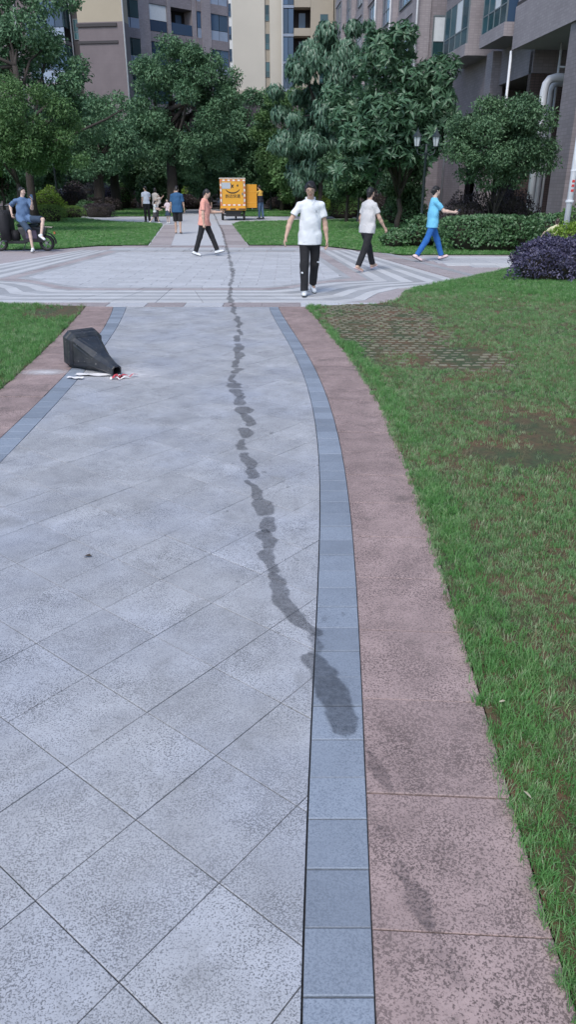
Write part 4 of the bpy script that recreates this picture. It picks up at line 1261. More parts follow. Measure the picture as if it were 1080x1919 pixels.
shrub('shrub', 'grey-green spreading shrub behind the street lamp', (5.7, 38), 1.25, .9, 1.1, L_LEAFY, 2200, .15, 22, 2, G2, big=True, rough=.35)
shrub('shrub', 'leafy plants around the legs of the woman in blue', (4.05, 23.6), .72, .6, .82, L_LEAFY, 1300, .12, 23, 2, G2, big=True, rough=.4, wid=.55)
shrub('shrub', 'low leafy plant left of the woman in blue', (3.2, 23.2), .42, .4, .5, L_LEAFY, 500, .11, 24, 2, G2, big=True, rough=.4, wid=.55)
shrub('hedge', 'long light green leafy hedge behind the walk at right', (5.75, 22.1), 1.5, .75, .93, L_LEAFY, 6500, .105, 25, 5, None, 'hedge', big=True, rough=.12, wid=.6)
shrub('hedge', 'green leafy hedge continuing out of frame at right', (8.2, 22.6), 1.2, .75, .95, L_LEAFY, 3000, .11, 26, 4, None, 'hedge', big=True, rough=.15, wid=.6)
shrub('shrub', 'dark twiggy shrub under the small-leaved round tree', (6.2, 27), 1.0, .7, 1.5, L_WINE, 2600, .09, 27, 2.2, G2, rough=.35)
shrub('shrub', 'dark leafless-looking shrub next to the tiled column', (7.8, 27.4), .9, .7, 1.7, L_WINE, 2400, .09, 28, 2.2, G2, rough=.35)
shrub('shrub', 'green shrub in front of the tiled column', (8.5, 28.5), .6, .5, 1.0, L_HEDGE, 1200, .10, 29, 2, G2)
shrub('shrub', 'big purple-leaved rounded shrub at the right edge of the lawn', (5.0, 14.4), .80, .68, .78, L_PURP, 10500, .055, 30, 2.3, None, rough=.34)
shrub('shrub', 'purple-leaved shrub cut off by the right frame edge', (6.2, 14.6), .75, .65, .62, L_PURP, 6500, .055, 31, 2.3, None, rough=.3)
shrub('shrub', 'bright lime shrub behind the purple one', (6.05, 16.2), .75, .5, .98, L_LIME, 4200, .06, 32, 2.2, None, rough=.2)
shrub('shrub', 'dark green shrub beside the white post at the right edge', (7.4, 19.5), .7, .6, 1.3, L_HEDGE, 2500, .08, 33, 2.2, None, rough=.25)
# ------------------------------------------------------------------ figures: implicit surfaces turned into one continuous mesh
class Field:
    def __init__(s, k=.03):
        s.pr = []; s.k = k; s.cuts = []; s.fold = None
    def cone(s, a, b, ra, rb, ax=None, sq=1.0, flat=False, k=None):
        s.pr.append((np.array(a, float), np.array(b, float), ra, rb, None if ax is None else unit(np.array(ax, float)), sq, flat, s.k if k is None else k)); return s
    def cut(s, p, n):
        """drop what lies on the side n points to"""
        s.cuts.append((np.array(p, float), unit(np.array(n, float)))); return s
    def mesh(s, h):
        lo = np.min([np.minimum(p[0], p[1]) - max(p[2], p[3]) for p in s.pr], 0) - .03
        hi = np.max([np.maximum(p[0], p[1]) + max(p[2], p[3]) for p in s.pr], 0) + .03
        n = np.ceil((hi - lo) / h).astype(int) + 1
        ax = [lo[i] + h * np.arange(n[i]) for i in range(3)]
        D = np.full(n, .3, np.float32)
        for a, b, ra, rb, q, sq, flat, k in s.pr:
            m = max(ra, rb) + .06
            i0 = np.maximum(((np.minimum(a, b) - m - lo) / h).astype(int), 0)
            i1 = np.minimum(((np.maximum(a, b) + m - lo) / h).astype(int) + 2, n)
            sl = tuple(slice(i0[i], i1[i]) for i in range(3))
            X, Y, Z = np.meshgrid(ax[0][sl[0]], ax[1][sl[1]], ax[2][sl[2]], indexing='ij', sparse=True)
            px, py, pz = X - a[0], Y - a[1], Z - a[2]
            d = b - a; L2 = float(d @ d) + 1e-12
            t = np.clip((px * d[0] + py * d[1] + pz * d[2]) / L2, 0, 1)
            ex, ey, ez = px - t * d[0], py - t * d[1], pz - t * d[2]
            if q is not None:
                w = (ex * q[0] + ey * q[1] + ez * q[2]) * (sq - 1)
                ex, ey, ez = ex + w * q[0], ey + w * q[1], ez + w * q[2]
            v = np.sqrt(ex * ex + ey * ey + ez * ez) - (ra + (rb - ra) * t)
            if q is not None: v = v * (1 / max(sq, 1) + (1 - 1 / max(sq, 1)) * .5)
            if flat:
                L = math.sqrt(L2)
                v = np.maximum(v, (px * d[0] + py * d[1] + pz * d[2]) / L - L)
            cur = D[sl]
            hh = np.clip(.5 + .5 * (cur - v) / k, 0, 1)
            D[sl] = cur * (1 - hh) + v * hh - k * hh * (1 - hh)
        X, Y, Z = np.meshgrid(*ax, indexing='ij', sparse=True)
        if s.fold:
            am, f, sd = s.fold
            D = D + am * (np.sin(f * (Z + .6 * X) + 2.2 * np.sin(f * .45 * (X - Y) + sd) + sd) * np.sin(f * .6 * (X * 1.3 - Z * .5 + Y) + 2 * sd + 1.5 * np.sin(f * .3 * Z)) + .4 * np.sin(2.3 * f * (X + .4 * Z + .7 * Y) + sd))
        for p, nn in s.cuts:
            D = np.maximum(D, (X - p[0]) * nn[0] + (Y - p[1]) * nn[1] + (Z - p[2]) * nn[2])
        D[0] = D[-1] = .1; D[:, 0] = D[:, -1] = .1; D[:, :, 0] = D[:, :, -1] = .1
        return surface_net(D, lo, h)

def surface_net(D, lo, h):
    I = D < 0
    nx, ny, nz = D.shape
    corner = [(i, j, k) for i in (0, 1) for j in (0, 1) for k in (0, 1)]
    cnt = np.zeros((nx - 1, ny - 1, nz - 1), np.int8)
    for i, j, k in corner:
        cnt += I[i:nx - 1 + i, j:ny - 1 + j, k:nz - 1 + k]
    act = (cnt > 0) & (cnt < 8)
    ci = np.argwhere(act)
    vals = np.stack([D[ci[:, 0] + i, ci[:, 1] + j, ci[:, 2] + k] for i, j, k in corner], 1)
    cor = np.array(corner, float)
    acc = np.zeros((len(ci), 3)); num = np.zeros(len(ci))
    for a in range(8):
        for b in range(a + 1, 8):
            if np.abs(cor[a] - cor[b]).sum() != 1: continue
            va, vb = vals[:, a], vals[:, b]
            m = (va < 0) != (vb < 0)
            t = np.where(m, va / np.where(m, va - vb, 1), 0)
            acc += np.where(m[:, None], cor[a] + (cor[b] - cor[a]) * t[:, None], 0); num += m
    V = lo + h * (ci + acc / num[:, None])
    idx = np.full(act.shape, -1, np.int64); idx[act] = np.arange(len(ci))
    F = []
    for ax in range(3):
        o = [1, 1, 1]
        A = np.moveaxis(I, ax, 0); Di = np.moveaxis(idx, ax, 0)
        s = A[:-1, 1:-1, 1:-1] != A[1:, 1:-1, 1:-1]
        e = np.argwhere(s)
        sgn = A[:-1, 1:-1, 1:-1][s]
        i, j, k = e[:, 0], e[:, 1] + 1, e[:, 2] + 1
        q = np.stack([Di[i, j - 1, k - 1], Di[i, j, k - 1], Di[i, j, k], Di[i, j - 1, k]], 1)
        if ax == 1: sgn = ~sgn
        q[~sgn] = q[~sgn][:, ::-1]
        F.append(q)
    return V, np.concatenate(F)

def sdf_obj(name, fields, mat, parent=None, h=.01):
    Vs, Fs, o = [], [], 0
    for f, hh in fields:
        v, q = f.mesh(hh)
        Vs.append(v); Fs.append(q + o); o += len(v)
    me = fast_mesh(name, np.concatenate(Vs), np.concatenate(Fs), mat, True)
    ob = bpy.data.objects.new(name, me)
    return link(ob, parent)

M_SKIN = simple('skin', (0.52, 0.35, 0.265), .55, var=.06, vscale=12)
M_SKIN2 = simple('pale_skin', (0.62, 0.45, 0.37), .55, var=.06, vscale=12)
M_HAIR = simple('black_hair', (0.012, 0.011, 0.012), .45, var=.3, vscale=60, bumpy=.35, bscale=90)
M_EYE = simple('dark_eye', (0.02, 0.016, 0.014), .3)
M_LIP = simple('lips', (0.33, 0.15, 0.13), .5)
M_RUBBER = simple('black_rubber', (0.018, 0.018, 0.02), .7)
def cloth(name, col, var=.08, stripe=None, split=None):
    m, nt, b = new_mat(name)
    p = nt.nodes.new('ShaderNodeTexCoord').outputs['Object']
    sep = nt.nodes.new('ShaderNodeSeparateXYZ'); nt.links.new(p, sep.inputs[0])
    col_ = mixc(nt, noise(nt, 7, 4, .6, p), [c * (1 - var) for c in col], [min(1, c * (1 + var)) for c in col])
    if stripe:
        w = maths(nt, 'SINE', maths(nt, 'MULTIPLY', sep.outputs[2], stripe[1]))
        col_ = mixc(nt, ramp(nt, w, [(.35, 0), (.65, 1)]), col_, stripe[0])
    if split:
        col_ = mixc(nt, maths(nt, 'GREATER_THAN', sep.outputs[2], split[1]), col_, split[0])
    nt.links.new(col_, b.inputs['Base Color'])
    b.inputs['Roughness'].default_value = .85
    bump(nt, b, noise(nt, 9, 1.5, .5, p, .9), .5, .03)
    return m

def pose(H=1.70, female=False, legs=((10, 5), (-10, 15)), arms=((8, 10, 12), (-8, 10, 12)), lean=2, head=(0, 0, 0), twist=0, wide=1.0):
    """forward kinematics; faces -y, left side is +x. legs: (hip swing, knee bend) left, right; arms: (swing, elbow, out) left, right; head (yaw, pitch down, roll)"""
    s = H / 1.70
    J = {'s': s, 'wide': wide, 'female': female}
    P = np.zeros(3)
    th = R(lean)
    sp = np.array([0, -math.sin(th), math.cos(th)])
    J['sp'] = sp
    J['pelvis'] = P
    sw = (.155 if female else .176) * s * wide; hw = (.088 if female else .083) * s * wide
    tw = R(twist)
    side = np.array([math.cos(tw), math.sin(tw), 0])
    fw = np.array([math.sin(tw), -math.cos(tw), 0])
    J['side'] = side; J['fw'] = fw
    J['neck'] = P + sp * .55 * s
    for n, sg, (a, k), (q, e, o) in (('l', 1, *(legs[0],), arms[0]), ('r', -1, *(legs[1],), arms[1])):
        hip = P + np.array([sg * hw, 0, 0])
        a_ = R(a); k_ = R(k)
        knee = hip + .415 * s * np.array([sg * .02, -math.sin(a_), -math.cos(a_)])
        ank = knee + .405 * s * np.array([0, -math.sin(a_ - k_), -math.cos(a_ - k_)])
        pitch = a_ - k_
        fp = max(0, -pitch) * .8 - max(0, pitch) * .6          # trailing foot on its toes, leading foot on its heel
        J['hip' + n], J['knee' + n], J['ank' + n] = hip, knee, ank
        J['toe' + n] = np.array([sg * .12, -math.cos(fp), -math.sin(fp)])
        sh = P + sp * .485 * s + side * sg * sw
        q_, e_, o_ = R(q), R(e), R(o)
        up = np.array([0, 0, -1.0]) * math.cos(q_) * math.cos(o_) + fw * math.sin(q_) * math.cos(o_) + side * sg * math.sin(o_)
        o2 = o_ * .55
        lo = np.array([0, 0, -1.0]) * math.cos(q_ + e_) * math.cos(o2) + fw * math.sin(q_ + e_) * math.cos(o2) + side * sg * math.sin(o2)
        J['sh' + n] = sh; J['el' + n] = sh + up * .285 * s; J['wr' + n] = J['el' + n] + lo * .245 * s
        J['hd' + n] = lo
    J['head'] = head
    lowest = min(J['ank' + n][2] - .075 * s - max(0, -J['toe' + n][2]) * .16 * s for n in 'lr')
    return J, -lowest

def finish_head(J):
    y, p, r_ = [R(v) for v in J['head']]
    s = J['s']
    fw = J['fw']; sd = J['side']
    f0 = fw * math.cos(y) + sd * math.sin(y)
    l0 = sd * math.cos(y) - fw * math.sin(y)
    hf = f0 * math.cos(p) + np.array([0, 0, -1]) * math.sin(p)
    hu = np.array([0, 0, 1]) * math.cos(p) + f0 * math.sin(p)
    J['hf'], J['hu'], J['hl'] = hf, hu, l0
    J['hc'] = J['neck'] + J['sp'] * .055 * s + hu * .105 * s + hf * .012 * s

def hand_field(J, n, curl=35, k=.008, point=False):
    s = J['s'] * (.92 if J['female'] else 1.0)
    w = J['wr' + n]; d = unit(J['hd' + n]); sg = 1 if n == 'l' else -1
    inward = -J['side'] * sg
    nrm = unit(inward - d * (inward @ d))            # palm faces the body
    b = unit(np.cross(d, nrm))                        # across the knuckles
    if b @ J['fw'] < 0: b = -b                        # index finger and thumb to the front
    F = Field(k)
    F.cone(w - d * .03 * s, w + d * .02 * s, .027 * s, .025 * s, nrm, 1.25)
    F.cone(w + d * .015 * s, w + d * .075 * s, .03 * s, .036 * s, nrm, 2.0)
    for i, (off, ln) in enumerate(((.030, .068), (.010, .078), (-.010, .072), (-.029, .056))):
        c = R(curl + 6 * i)
        p0 = w + d * .078 * s + b * off * s
        d1 = unit(d * math.cos(c * .6) + nrm * math.sin(c * .6) + b * off * 2)
        d2 = d * math.cos(c * 1.5) + nrm * math.sin(c * 1.5)
        p1 = p0 + d1 * ln * .55 * s; p2 = p1 + d2 * ln * .5 * s
        F.cone(p0, p1, .0098 * s, .009 * s, k=.004); F.cone(p1, p2, .009 * s, .0072 * s, k=.004)
    t0 = w + d * .025 * s + b * .028 * s; t1 = t0 + (d * .6 + b * .6 + nrm * .35) * .045 * s; t2 = t1 + (d * .9 + b * .15 + nrm * .45) * .035 * s
    F.cone(t0, t1, .014 * s, .0115 * s); F.cone(t1, t2, .011 * s, .0085 * s, k=.004)
    return F

def make_person(label, loc, rz, J, z0, shirt, bottom, shoe, res=.012, hair='short', skin=None, sleeve=.62, hem=-.07, leg_to=1.0, bottom_kind='trousers', shirt_loose=1.0, collar=False, shoe_kind='shoe', face=False, hands=(35, 35), fold=.005, glasses=False, group=None, hairmat=None):
    s = J['s']; sp = J['sp']; wd = J['wide']; fem = J['female']
    skin = skin or M_SKIN
    finish_head(J)
    fw, sd = J['fw'], J['side']
    hc, hf, hu, hl = J['hc'], J['hf'], J['hu'], J['hl']
    P = J['pelvis']
    # --- body
    B = Field(.03)
    B.cone(P, P + sp * .25 * s, .115 * s * wd, .11 * s * wd, fw, 1.3).cone(P + sp * .25 * s, P + sp * .42 * s, .125 * s * wd, .125 * s * wd, fw, 1.4)
    for n in 'lr': B.cone(J['neck'] - sp * .04 * s, J['sh' + n] - sp * .02 * s, .045 * s, .038 * s)
    B.cone(J['neck'] - sp * .03 * s, hc - hu * .06 * s - hf * .01 * s, .056 * s, .05 * s)
    B.cone(hc + hu * .03 * s - hf * .012 * s, hc + hu * .025 * s + hf * .02 * s, .079 * s, .074 * s, hl, 1.1)
    B.cone(hc - hu * .02 * s + hf * .025 * s, hc - hu * .065 * s + hf * .042 * s, .062 * s, .04 * s, hl, 1.1)
    B.cone(hc - hu * .002 * s + hf * .088 * s, hc - hu * .03 * s + hf * .099 * s, .008 * s, .0105 * s, k=.014)
    for sg in (-1, 1):
        B.cone(hc + hl * sg * .074 * s + hu * .012 * s - hf * .005 * s, hc + hl * sg * .077 * s - hu * .025 * s, .014 * s, .010 * s, hl, 1.6, k=.008)
        B.cone(hc + hl * sg * .034 * s - hu * .028 * s + hf * .055 * s, hc + hl * sg * .034 * s - hu * .03 * s + hf * .056 * s, .025 * s, .025 * s, k=.02)
    for n in 'lr':
        B.cone(J['sh' + n] - sp * .012 * s, J['el' + n], .041 * s, .038 * s, k=.02)
        m = J['el' + n] * .65 + J['wr' + n] * .35
        B.cone(J['el' + n], m, .037 * s, .037 * s).cone(m, J['wr' + n], .036 * s, .025 * s)
        B.cone(J['hip' + n], J['knee' + n], .074 * s * wd, .047 * s)
        m = J['knee' + n] * .68 + J['ank' + n] * .32
        back = unit(np.cross(sd, unit(J['ank' + n] - J['knee' + n]))); back = -back if back @ fw > 0 else back
        B.cone(J['knee' + n], m + back * .007 * s, .045 * s, .046 * s, k=.02).cone(m + back * .007 * s, J['ank' + n], .046 * s, .032 * s, k=.02)
        t = unit(J['toe' + n])
        B.cone(J['ank' + n] - np.array([0, 0, .03 * s]) - t * .03 * s, J['ank' + n] - np.array([0, 0, .045 * s]) + t * .13 * s, .036 * s, .028 * s)
    fields = [(B, res)] + [(hand_field(J, n, c), .0065 if res < .013 else .009) for n, c in zip('lr', hands)]
    body = sdf_obj('person', fields, skin, None)
    body.location = (loc[0], loc[1], z0 + (loc[2] if len(loc) > 2 else 0)); body.rotation_euler = (0, 0, rz)
    # --- shirt
    T = Field(.05)
    lz = shirt_loose
    T.cone(P + sp * (hem - .06) * s, P + sp * .22 * s, .172 * s * wd * lz, .148 * s * wd * lz, fw, 1.36)
    T.cone(P + sp * .22 * s, P + sp * .41 * s, .148 * s * wd * lz, .152 * s * wd, fw, 1.38)
    for n in 'lr': T.cone(J['neck'] - sp * .035 * s, J['sh' + n] * .95 + J['neck'] * .05 - sp * .016 * s, .058 * s, .05 * s, k=.045)
    T.cone(J['neck'] - sp * .06 * s - fw * .012 * s, J['neck'] - sp * .012 * s - fw * .012 * s, .068 * s, .056 * s, flat=True)
    for n in 'lr':
        e = J['sh' + n] + (J['el' + n] - J['sh' + n]) * min(sleeve, 1)
        T.cone(J['sh' + n] - sp * .01 * s, e, .052 * s, .063 * s * (1 if sleeve < .9 else .85), flat=sleeve <= 1, k=.03)
        if sleeve > 1:
            T.cone(J['el' + n], J['el' + n] + (J['wr' + n] - J['el' + n]) * (sleeve - 1), .055 * s, .042 * s, flat=True, k=.03)
    for n in 'lr':
        hp = J['hip' + n]; T.cone(hp + sp * .03 * s, hp + (J['knee' + n] - hp) * .3, .106 * s * wd, .104 * s * wd, k=.03)
    T.fold = (fold, 21 / s, len(label) % 7)
    T.cut(P + sp * hem * s, -sp)
    sdf_obj('shirt', [(T, res)], shirt, body)
    if collar:
        K = Field(.012)
        c = J['neck']
        for sg in (-1, 1):
            K.cone(c + hl * 0 + sd * sg * .062 * s - fw * .03 * s + sp * .03 * s, c + sd * sg * .05 * s + fw * .045 * s - sp * .02 * s, .019 * s, .018 * s)
            K.cone(c + sd * sg * .05 * s + fw * .045 * s - sp * .02 * s, c + sd * sg * .022 * s + fw * .085 * s - sp * .062 * s, .018 * s, .012 * s)
        K.cone(c + sd * .062 * s - fw * .03 * s + sp * .03 * s, c - fw * .06 * s + sp * .03 * s, .019 * s, .019 * s).cone(c - sd * .062 * s - fw * .03 * s + sp * .03 * s, c - fw * .06 * s + sp * .03 * s, .019 * s, .019 * s)
        sdf_obj('collar', [(K, min(res, .009))], shirt, body)
    # --- trousers, shorts or skirt
    Q = Field(.035)
    Q.cone(P + sp * .1 * s, P - sp * .02 * s, .118 * s * wd, .124 * s * wd, fw, 1.2)
    if bottom_kind == 'skirt':
        Q.cone(P, P - np.array([0, 0, .34 * s]), .14 * s * wd, .25 * s, fw, 1.1, flat=True)
    else:
        for n in 'lr':
            a, b_, c = J['hip' + n], J['knee' + n], J['ank' + n]
            Q.cone(a, b_, .092 * s * wd, .070 * s)
            if bottom_kind == 'trousers':
                Q.cone(b_, c + (b_ - c) * .02, .072 * s, .064 * s, flat=True, k=.03)
            else:
                Q.cone(a, a + (b_ - a) * leg_to if leg_to <= 1 else b_ + (c - b_) * (leg_to - 1), .097 * s * wd, .088 * s, flat=True, k=.02)
        Q.fold = (fold * .55, 15 / s, len(label) % 5 + 2)
    if bottom_kind != 'trousers' and bottom_kind != 'skirt':
        Q.pr = [p for i, p in enumerate(Q.pr) if not (i > 0 and abs(p[3] - .070 * s) < 1e-9)]
    sdf_obj({'trousers': 'trousers', 'shorts': 'shorts', 'skirt': 'skirt'}[bottom_kind], [(Q, res)], bottom, body)
    # --- shoes
    for n in 'lr':
        S1 = Field(.02)
        t = unit(J['toe' + n]); a = J['ank' + n]
        u_ = unit(np.array([0, 0, 1.0]) - t * t[2])
        base = a - u_ * .07 * s
        S1.cone(base - t * .05 * s + u_ * .028 * s, base + t * .145 * s + u_ * .024 * s, .042 * s, .036 * s)
        if shoe_kind == 'shoe':
            S1.cone(a - u_ * .03 * s - t * .01 * s, a + u_ * .0 * s, .045 * s, .043 * s)
            S1.cut(base - u_ * .004 * s, -u_)
        else:
            S1.cut(base + u_ * .014 * s, u_).cut(base - u_ * .008 * s, -u_)
        so = sdf_obj('shoe', [(S1, min(res, .011))], shoe, body)
        if shoe_kind == 'shoe' and res < .0125:
            S2 = Field(.01)
            S2.cone(base - t * .052 * s + u_ * .012 * s, base + t * .15 * s + u_ * .012 * s, .045 * s, .039 * s)
            S2.cut(base + u_ * .012 * s, u_).cut(base - u_ * .009 * s, -u_)
            sdf_obj('sole', [(S2, .01)], M_SOLE, so)
    # --- hair
    Hh = Field(.02)
    hm = hairmat or M_HAIR
    Hh.cone(hc + hu * .036 * s - hf * .016 * s, hc + hu * .034 * s + hf * .014 * s, .0875 * s, .080 * s, hl, 1.1)
    if hair in ('short', 'fringe'):
        Hh.cone(hc - hf * .05 * s + hu * .01 * s, hc - hf * .055 * s - hu * .045 * s, .062 * s, .05 * s)
    if hair == 'fringe':
        Hh.cone(hc + hu * .085 * s + hf * .05 * s - hl * .02 * s, hc + hu * .062 * s + hf * .078 * s + hl * .03 * s, .034 * s, .02 * s)
        for sg in (-1, 1): Hh.cone(hc + hl * sg * .07 * s + hu * .03 * s, hc + hl * sg * .076 * s - hu * .01 * s, .026 * s, .02 * s)
    if hair in ('bun', 'tail'):
        Hh.cone(hc - hf * .045 * s, hc - hf * .05 * s - hu * .04 * s, .06 * s, .05 * s)
        Hh.cone(hc - hf * .10 * s + hu * .01 * s, hc - hf * .12 * s - hu * (.02 if hair == 'bun' else .13) * s, .034 * s, .03 * s if hair == 'bun' else .016 * s)
    if hair == 'bob':
        Hh.cone(hc - hf * .03 * s, hc - hf * .04 * s - hu * .08 * s, .085 * s, .07 * s)
    Hh.fold = (.004, 45 / s, 3)
    v = -hu * .55 + hf * .83
    Hh.cut(hc + hu * .052 * s + hf * .062 * s, unit(v)) if hair != 'fringe' else Hh.cut(hc + hu * .042 * s + hf * .072 * s, unit(-hu * .72 + hf * .69))
    sdf_obj('hair', [(Hh, min(res, .01))], hm, body)
    if face:
        for sg in (-1, 1):
            e = Field(.005); c = hc + hl * sg * .031 * s + hu * .004 * s + hf * .085 * s
            e.cone(c - hl * .009 * s, c + hl * .009 * s, .005 * s, .005 * s, hu, 1.5)
            sdf_obj('eye', [(e, .005)], M_EYE, body)
            e = Field(.005); c = hc + hl * sg * .032 * s + hu * .028 * s + hf * .088 * s
            e.cone(c - hl * .017 * s, c + hl * .017 * s, .004 * s, .004 * s)
            sdf_obj('eyebrow', [(e, .005)], M_HAIR, body)
        e = Field(.005); c = hc - hu * .056 * s + hf * .088 * s
        e.cone(c - hl * .02 * s, c + hl * .02 * s, .008 * s, .008 * s, hu, 1.3)
        sdf_obj('lips', [(e, .005)], M_LIP, body)
    if glasses:
        g_ = MB()
        for sg in (-1, 1):
            c = hc + hl * sg * .034 * s + hu * .002 * s + hf * .103 * s
            ring = [c + hl * .029 * s * math.cos(a) + hu * .021 * s * math.sin(a) for a in np.linspace(0, 2 * math.pi, 17)]
            g_.tube(ring, .0018 * s, 6)
            g_.tube([c + hl * sg * .029 * s, hc + hl * sg * .083 * s + hu * .008 * s + hf * .0 * s], .003 * s, 6)
        g_.tube([hc + hl * -.006 * s + hf * .106 * s, hc + hl * .006 * s + hf * .106 * s], .003 * s, 6)
        g_.build('glasses', M_RUBBER, body)
    return tag(body, label, 'person', group)

M_SOLE = simple('shoe_sole', (0.06, 0.065, 0.07), .7)
C_WHITE = cloth('white_polo', (0.70, 0.73, 0.76), .06)
C_BLACK = cloth('black_cloth', (0.012, 0.012, 0.015), .2)
C_PINK = cloth('coral_cloth', (0.74, 0.35, 0.28), .05)
C_GREYST = cloth('grey_striped_cloth', (0.50, 0.49, 0.49), .05, ((0.62, 0.62, 0.63), 330))
C_SKY = cloth('sky_blue_cloth', (0.16, 0.50, 0.72), .05)
C_ROYAL = cloth('royal_blue_cloth', (0.02, 0.13, 0.42), .1)
C_NAVY = cloth('navy_cloth', (0.025, 0.09, 0.20), .12)
C_DENIM = cloth('denim', (0.10, 0.17, 0.29), .15)
C_SLATE = cloth('slate_blue_cloth', (0.10, 0.17, 0.30), .1)
C_DSLATE = cloth('dark_slate_cloth', (0.035, 0.06, 0.10), .1)
C_SHIRT = cloth('pale_blue_shirt', (0.66, 0.71, 0.82), .04)
C_CREAM = cloth('cream_cloth', (0.55, 0.50, 0.46), .12)
C_WINE = cloth('wine_cloth', (0.28, 0.03, 0.06), .1)
C_CHAR = cloth('charcoal_cloth', (0.05, 0.05, 0.055), .15)
C_VEST = cloth('courier_vest', (0.025, 0.03, 0.05), .1, None, ((0.75, 0.46, 0.10), .30))
C_YEL = cloth('pale_yellow_cloth', (0.62, 0.60, 0.38), .15)
S_WHITE = simple('white_shoe', (0.72, 0.74, 0.76), .55, var=.08, vscale=25)
S_PINK = simple('pink_shoe', (0.74, 0.55, 0.56), .5)
S_BROWN = simple('brown_sandal', (0.16, 0.07, 0.06), .6)
S_DARK = simple('dark_shoe', (0.03, 0.03, 0.032), .6)

J, z = pose(1.74, legs=((-13, 20), (10, 4)), arms=((-8, 16, 13), (8, 10, 31)), lean=3, head=(-8, 18, 0))
pw = make_person('man in white polo shirt and black trousers walking towards the camera', (.36, 12.6), R(4), J, z, C_WHITE, C_BLACK, S_WHITE, .0095, 'fringe', collar=True, face=True, glasses=True, hands=(30, 22), hem=-.10, shirt_loose=1.1, fold=.0065)
# cream side stripe marks on the trousers and a small emblem on the chest
M_LOGO = simple('grey_print', (0.30, 0.32, 0.36), .8)
mk = MB(); mk.box(-.012, .012, -.002, .002, -.016, .016, .0015)
o = mk.build('chest_emblem', M_LOGO, pw); o.location = (.085, -.158, .40)
o = MB().box(-.03, .03, -.003, .003, -.013, .013, .002).build('leg_print', S_WHITE, pw); o.location = (.135, -.075, -.375); o.rotation_euler = (0, .12, .9)
o = MB().box(-.02, .02, -.003, .003, -.013, .013, .002).build('leg_print', S_WHITE, pw); o.location = (-.14, -.18, -.53); o.rotation_euler = (0, .12, -.9)

J, z = pose(1.66, True, ((24, 4), (-20, 8)), ((-6, 20, 10), (16, 18, 16)), 4, (15, 6, 0), wide=1.1)
make_person('woman in grey striped tee and black trousers walking away to the right', (1.69, 16.45), R(128), J, z, C_GREYST, C_BLACK, S_PINK, .011, 'short', hem=-.09, shirt_loose=1.08, shoe_kind='sandal', sleeve=.66)
J, z = pose(1.70, True, ((26, 6), (-22, 10)), ((6, 20, 8), (42, 42, 8)), 1, (12, 6, 0))
pb = make_person('woman in sky blue top and royal blue trousers striding right', (3.52, 18.85), R(98), J, z, C_SKY, C_ROYAL, S_PINK, .012, 'bun', hem=-.10, skin=M_SKIN2, shirt_loose=1.12, sleeve=.75); J_PB = J
J, z = pose(1.62, True, ((24, 2), (-16, 4)), ((28, 62, 4), (-3, 6, 5)), 5, (0, 26, 0), wide=1.12)
pk = make_person('person in coral pink tee and black trousers looking at a phone', (-2.2, 20.3), R(82), J, z, C_PINK, C_BLACK, S_WHITE, .012, 'short', hem=-.10, shirt_loose=1.12, sleeve=.7); J_PK = J
J, z = pose(1.72, False, ((5, 6), (-4, 4)), ((2, 8, 8), (4, 8, 8)), 4, (0, 32, 0), wide=1.12)
make_person('man in navy tee and black shorts walking away up the path', (-4.35, 30.6), R(176), J, z, C_NAVY, C_BLACK, S_DARK, .016, 'short', hem=-.14, bottom_kind='shorts', leg_to=1.1, shirt_loose=1.12, shoe_kind='sandal', sleeve=.85)
J, z = pose(1.72, False, ((2, 2), (-2, 2)), ((0, 10, 6), (20, 90, 10)), 1, (35, 5, 0))
make_person('man in pale blue shirt and black trousers standing with his back turned', (-7.46, 41.2), R(205), J, z, C_SHIRT, C_BLACK, S_DARK, .018, 'short', hem=-.02)
J, z = pose(1.64, True, ((3, 2), (-2, 2)), ((30, 95, 12), (25, 100, 14)), 1, (20, 12, 0), wide=1.1)
make_person('woman in cream top holding a small child behind the schoolgirl', (-7.1, 41.9), R(150), J, z, C_CREAM, C_CHAR, S_DARK, .018, 'bob', hem=-.06)
J, z = pose(.80, False, ((70, 60), (60, 60)), ((60, 40, 10), (50, 40, 14)), 3, (0, 0, 0))
make_person('toddler in light clothes carried in the arms of the woman in cream', (-6.86, 41.75, .72), R(-30), J, .22, C_CREAM, C_CREAM, S_WHITE, .018, 'short', skin=M_SKIN2)
J, z = pose(1.08, True, ((24, 10), (-20, 20)), ((40, 30, 8), (30, 40, 8)), 4, (0, 8, 0))
make_person('little girl in white top and dark skirt walking right', (-6.72, 39.3), R(85), J, z, C_WHITE, C_CHAR, S_WHITE, .016, 'bob', bottom_kind='skirt', hem=-.02, skin=M_SKIN2)
J, z = pose(1.14, True, ((3, 2), (-3, 2)), ((10, 20, 8), (30, 70, 10)), 1, (0, 8, 0))
make_person('little girl in pale pink top and grey skirt facing the camera', (-6.08, 39.4), R(-18), J, z, cloth('pale_pink_cloth', (0.72, 0.60, 0.66)), C_DSLATE, S_WHITE, .016, 'tail', bottom_kind='skirt', hem=-.02, skin=M_SKIN2)
J, z = pose(1.56, True, ((2, 2), (-2, 2)), ((10, 60, 8), (10, 50, 8)), 3, (0, 12, 0))
make_person('woman in wine-red top half hidden behind the girl in pink', (-6.05, 42.4), R(-30), J, z, C_WINE, C_CHAR, S_DARK, .018, 'bob', hem=-.04)
J, z = pose(1.80, False, ((4, 4), (-4, 4)), ((62, 95, 30), (62, 95, 30)), 2, (0, 8, 0))
make_person('person in dark tee and shorts at the far end holding a phone up', (-6.7, 67.6), R(0), J, z, C_CHAR, C_BLACK, S_DARK, .02, 'short', bottom_kind='shorts', leg_to=.9, skin=M_SKIN2)
J, z = pose(1.78, False, ((4, 3), (-4, 3)), ((45, 60, 8), (50, 70, 8)), 6, (0, 14, 0), wide=1.05)
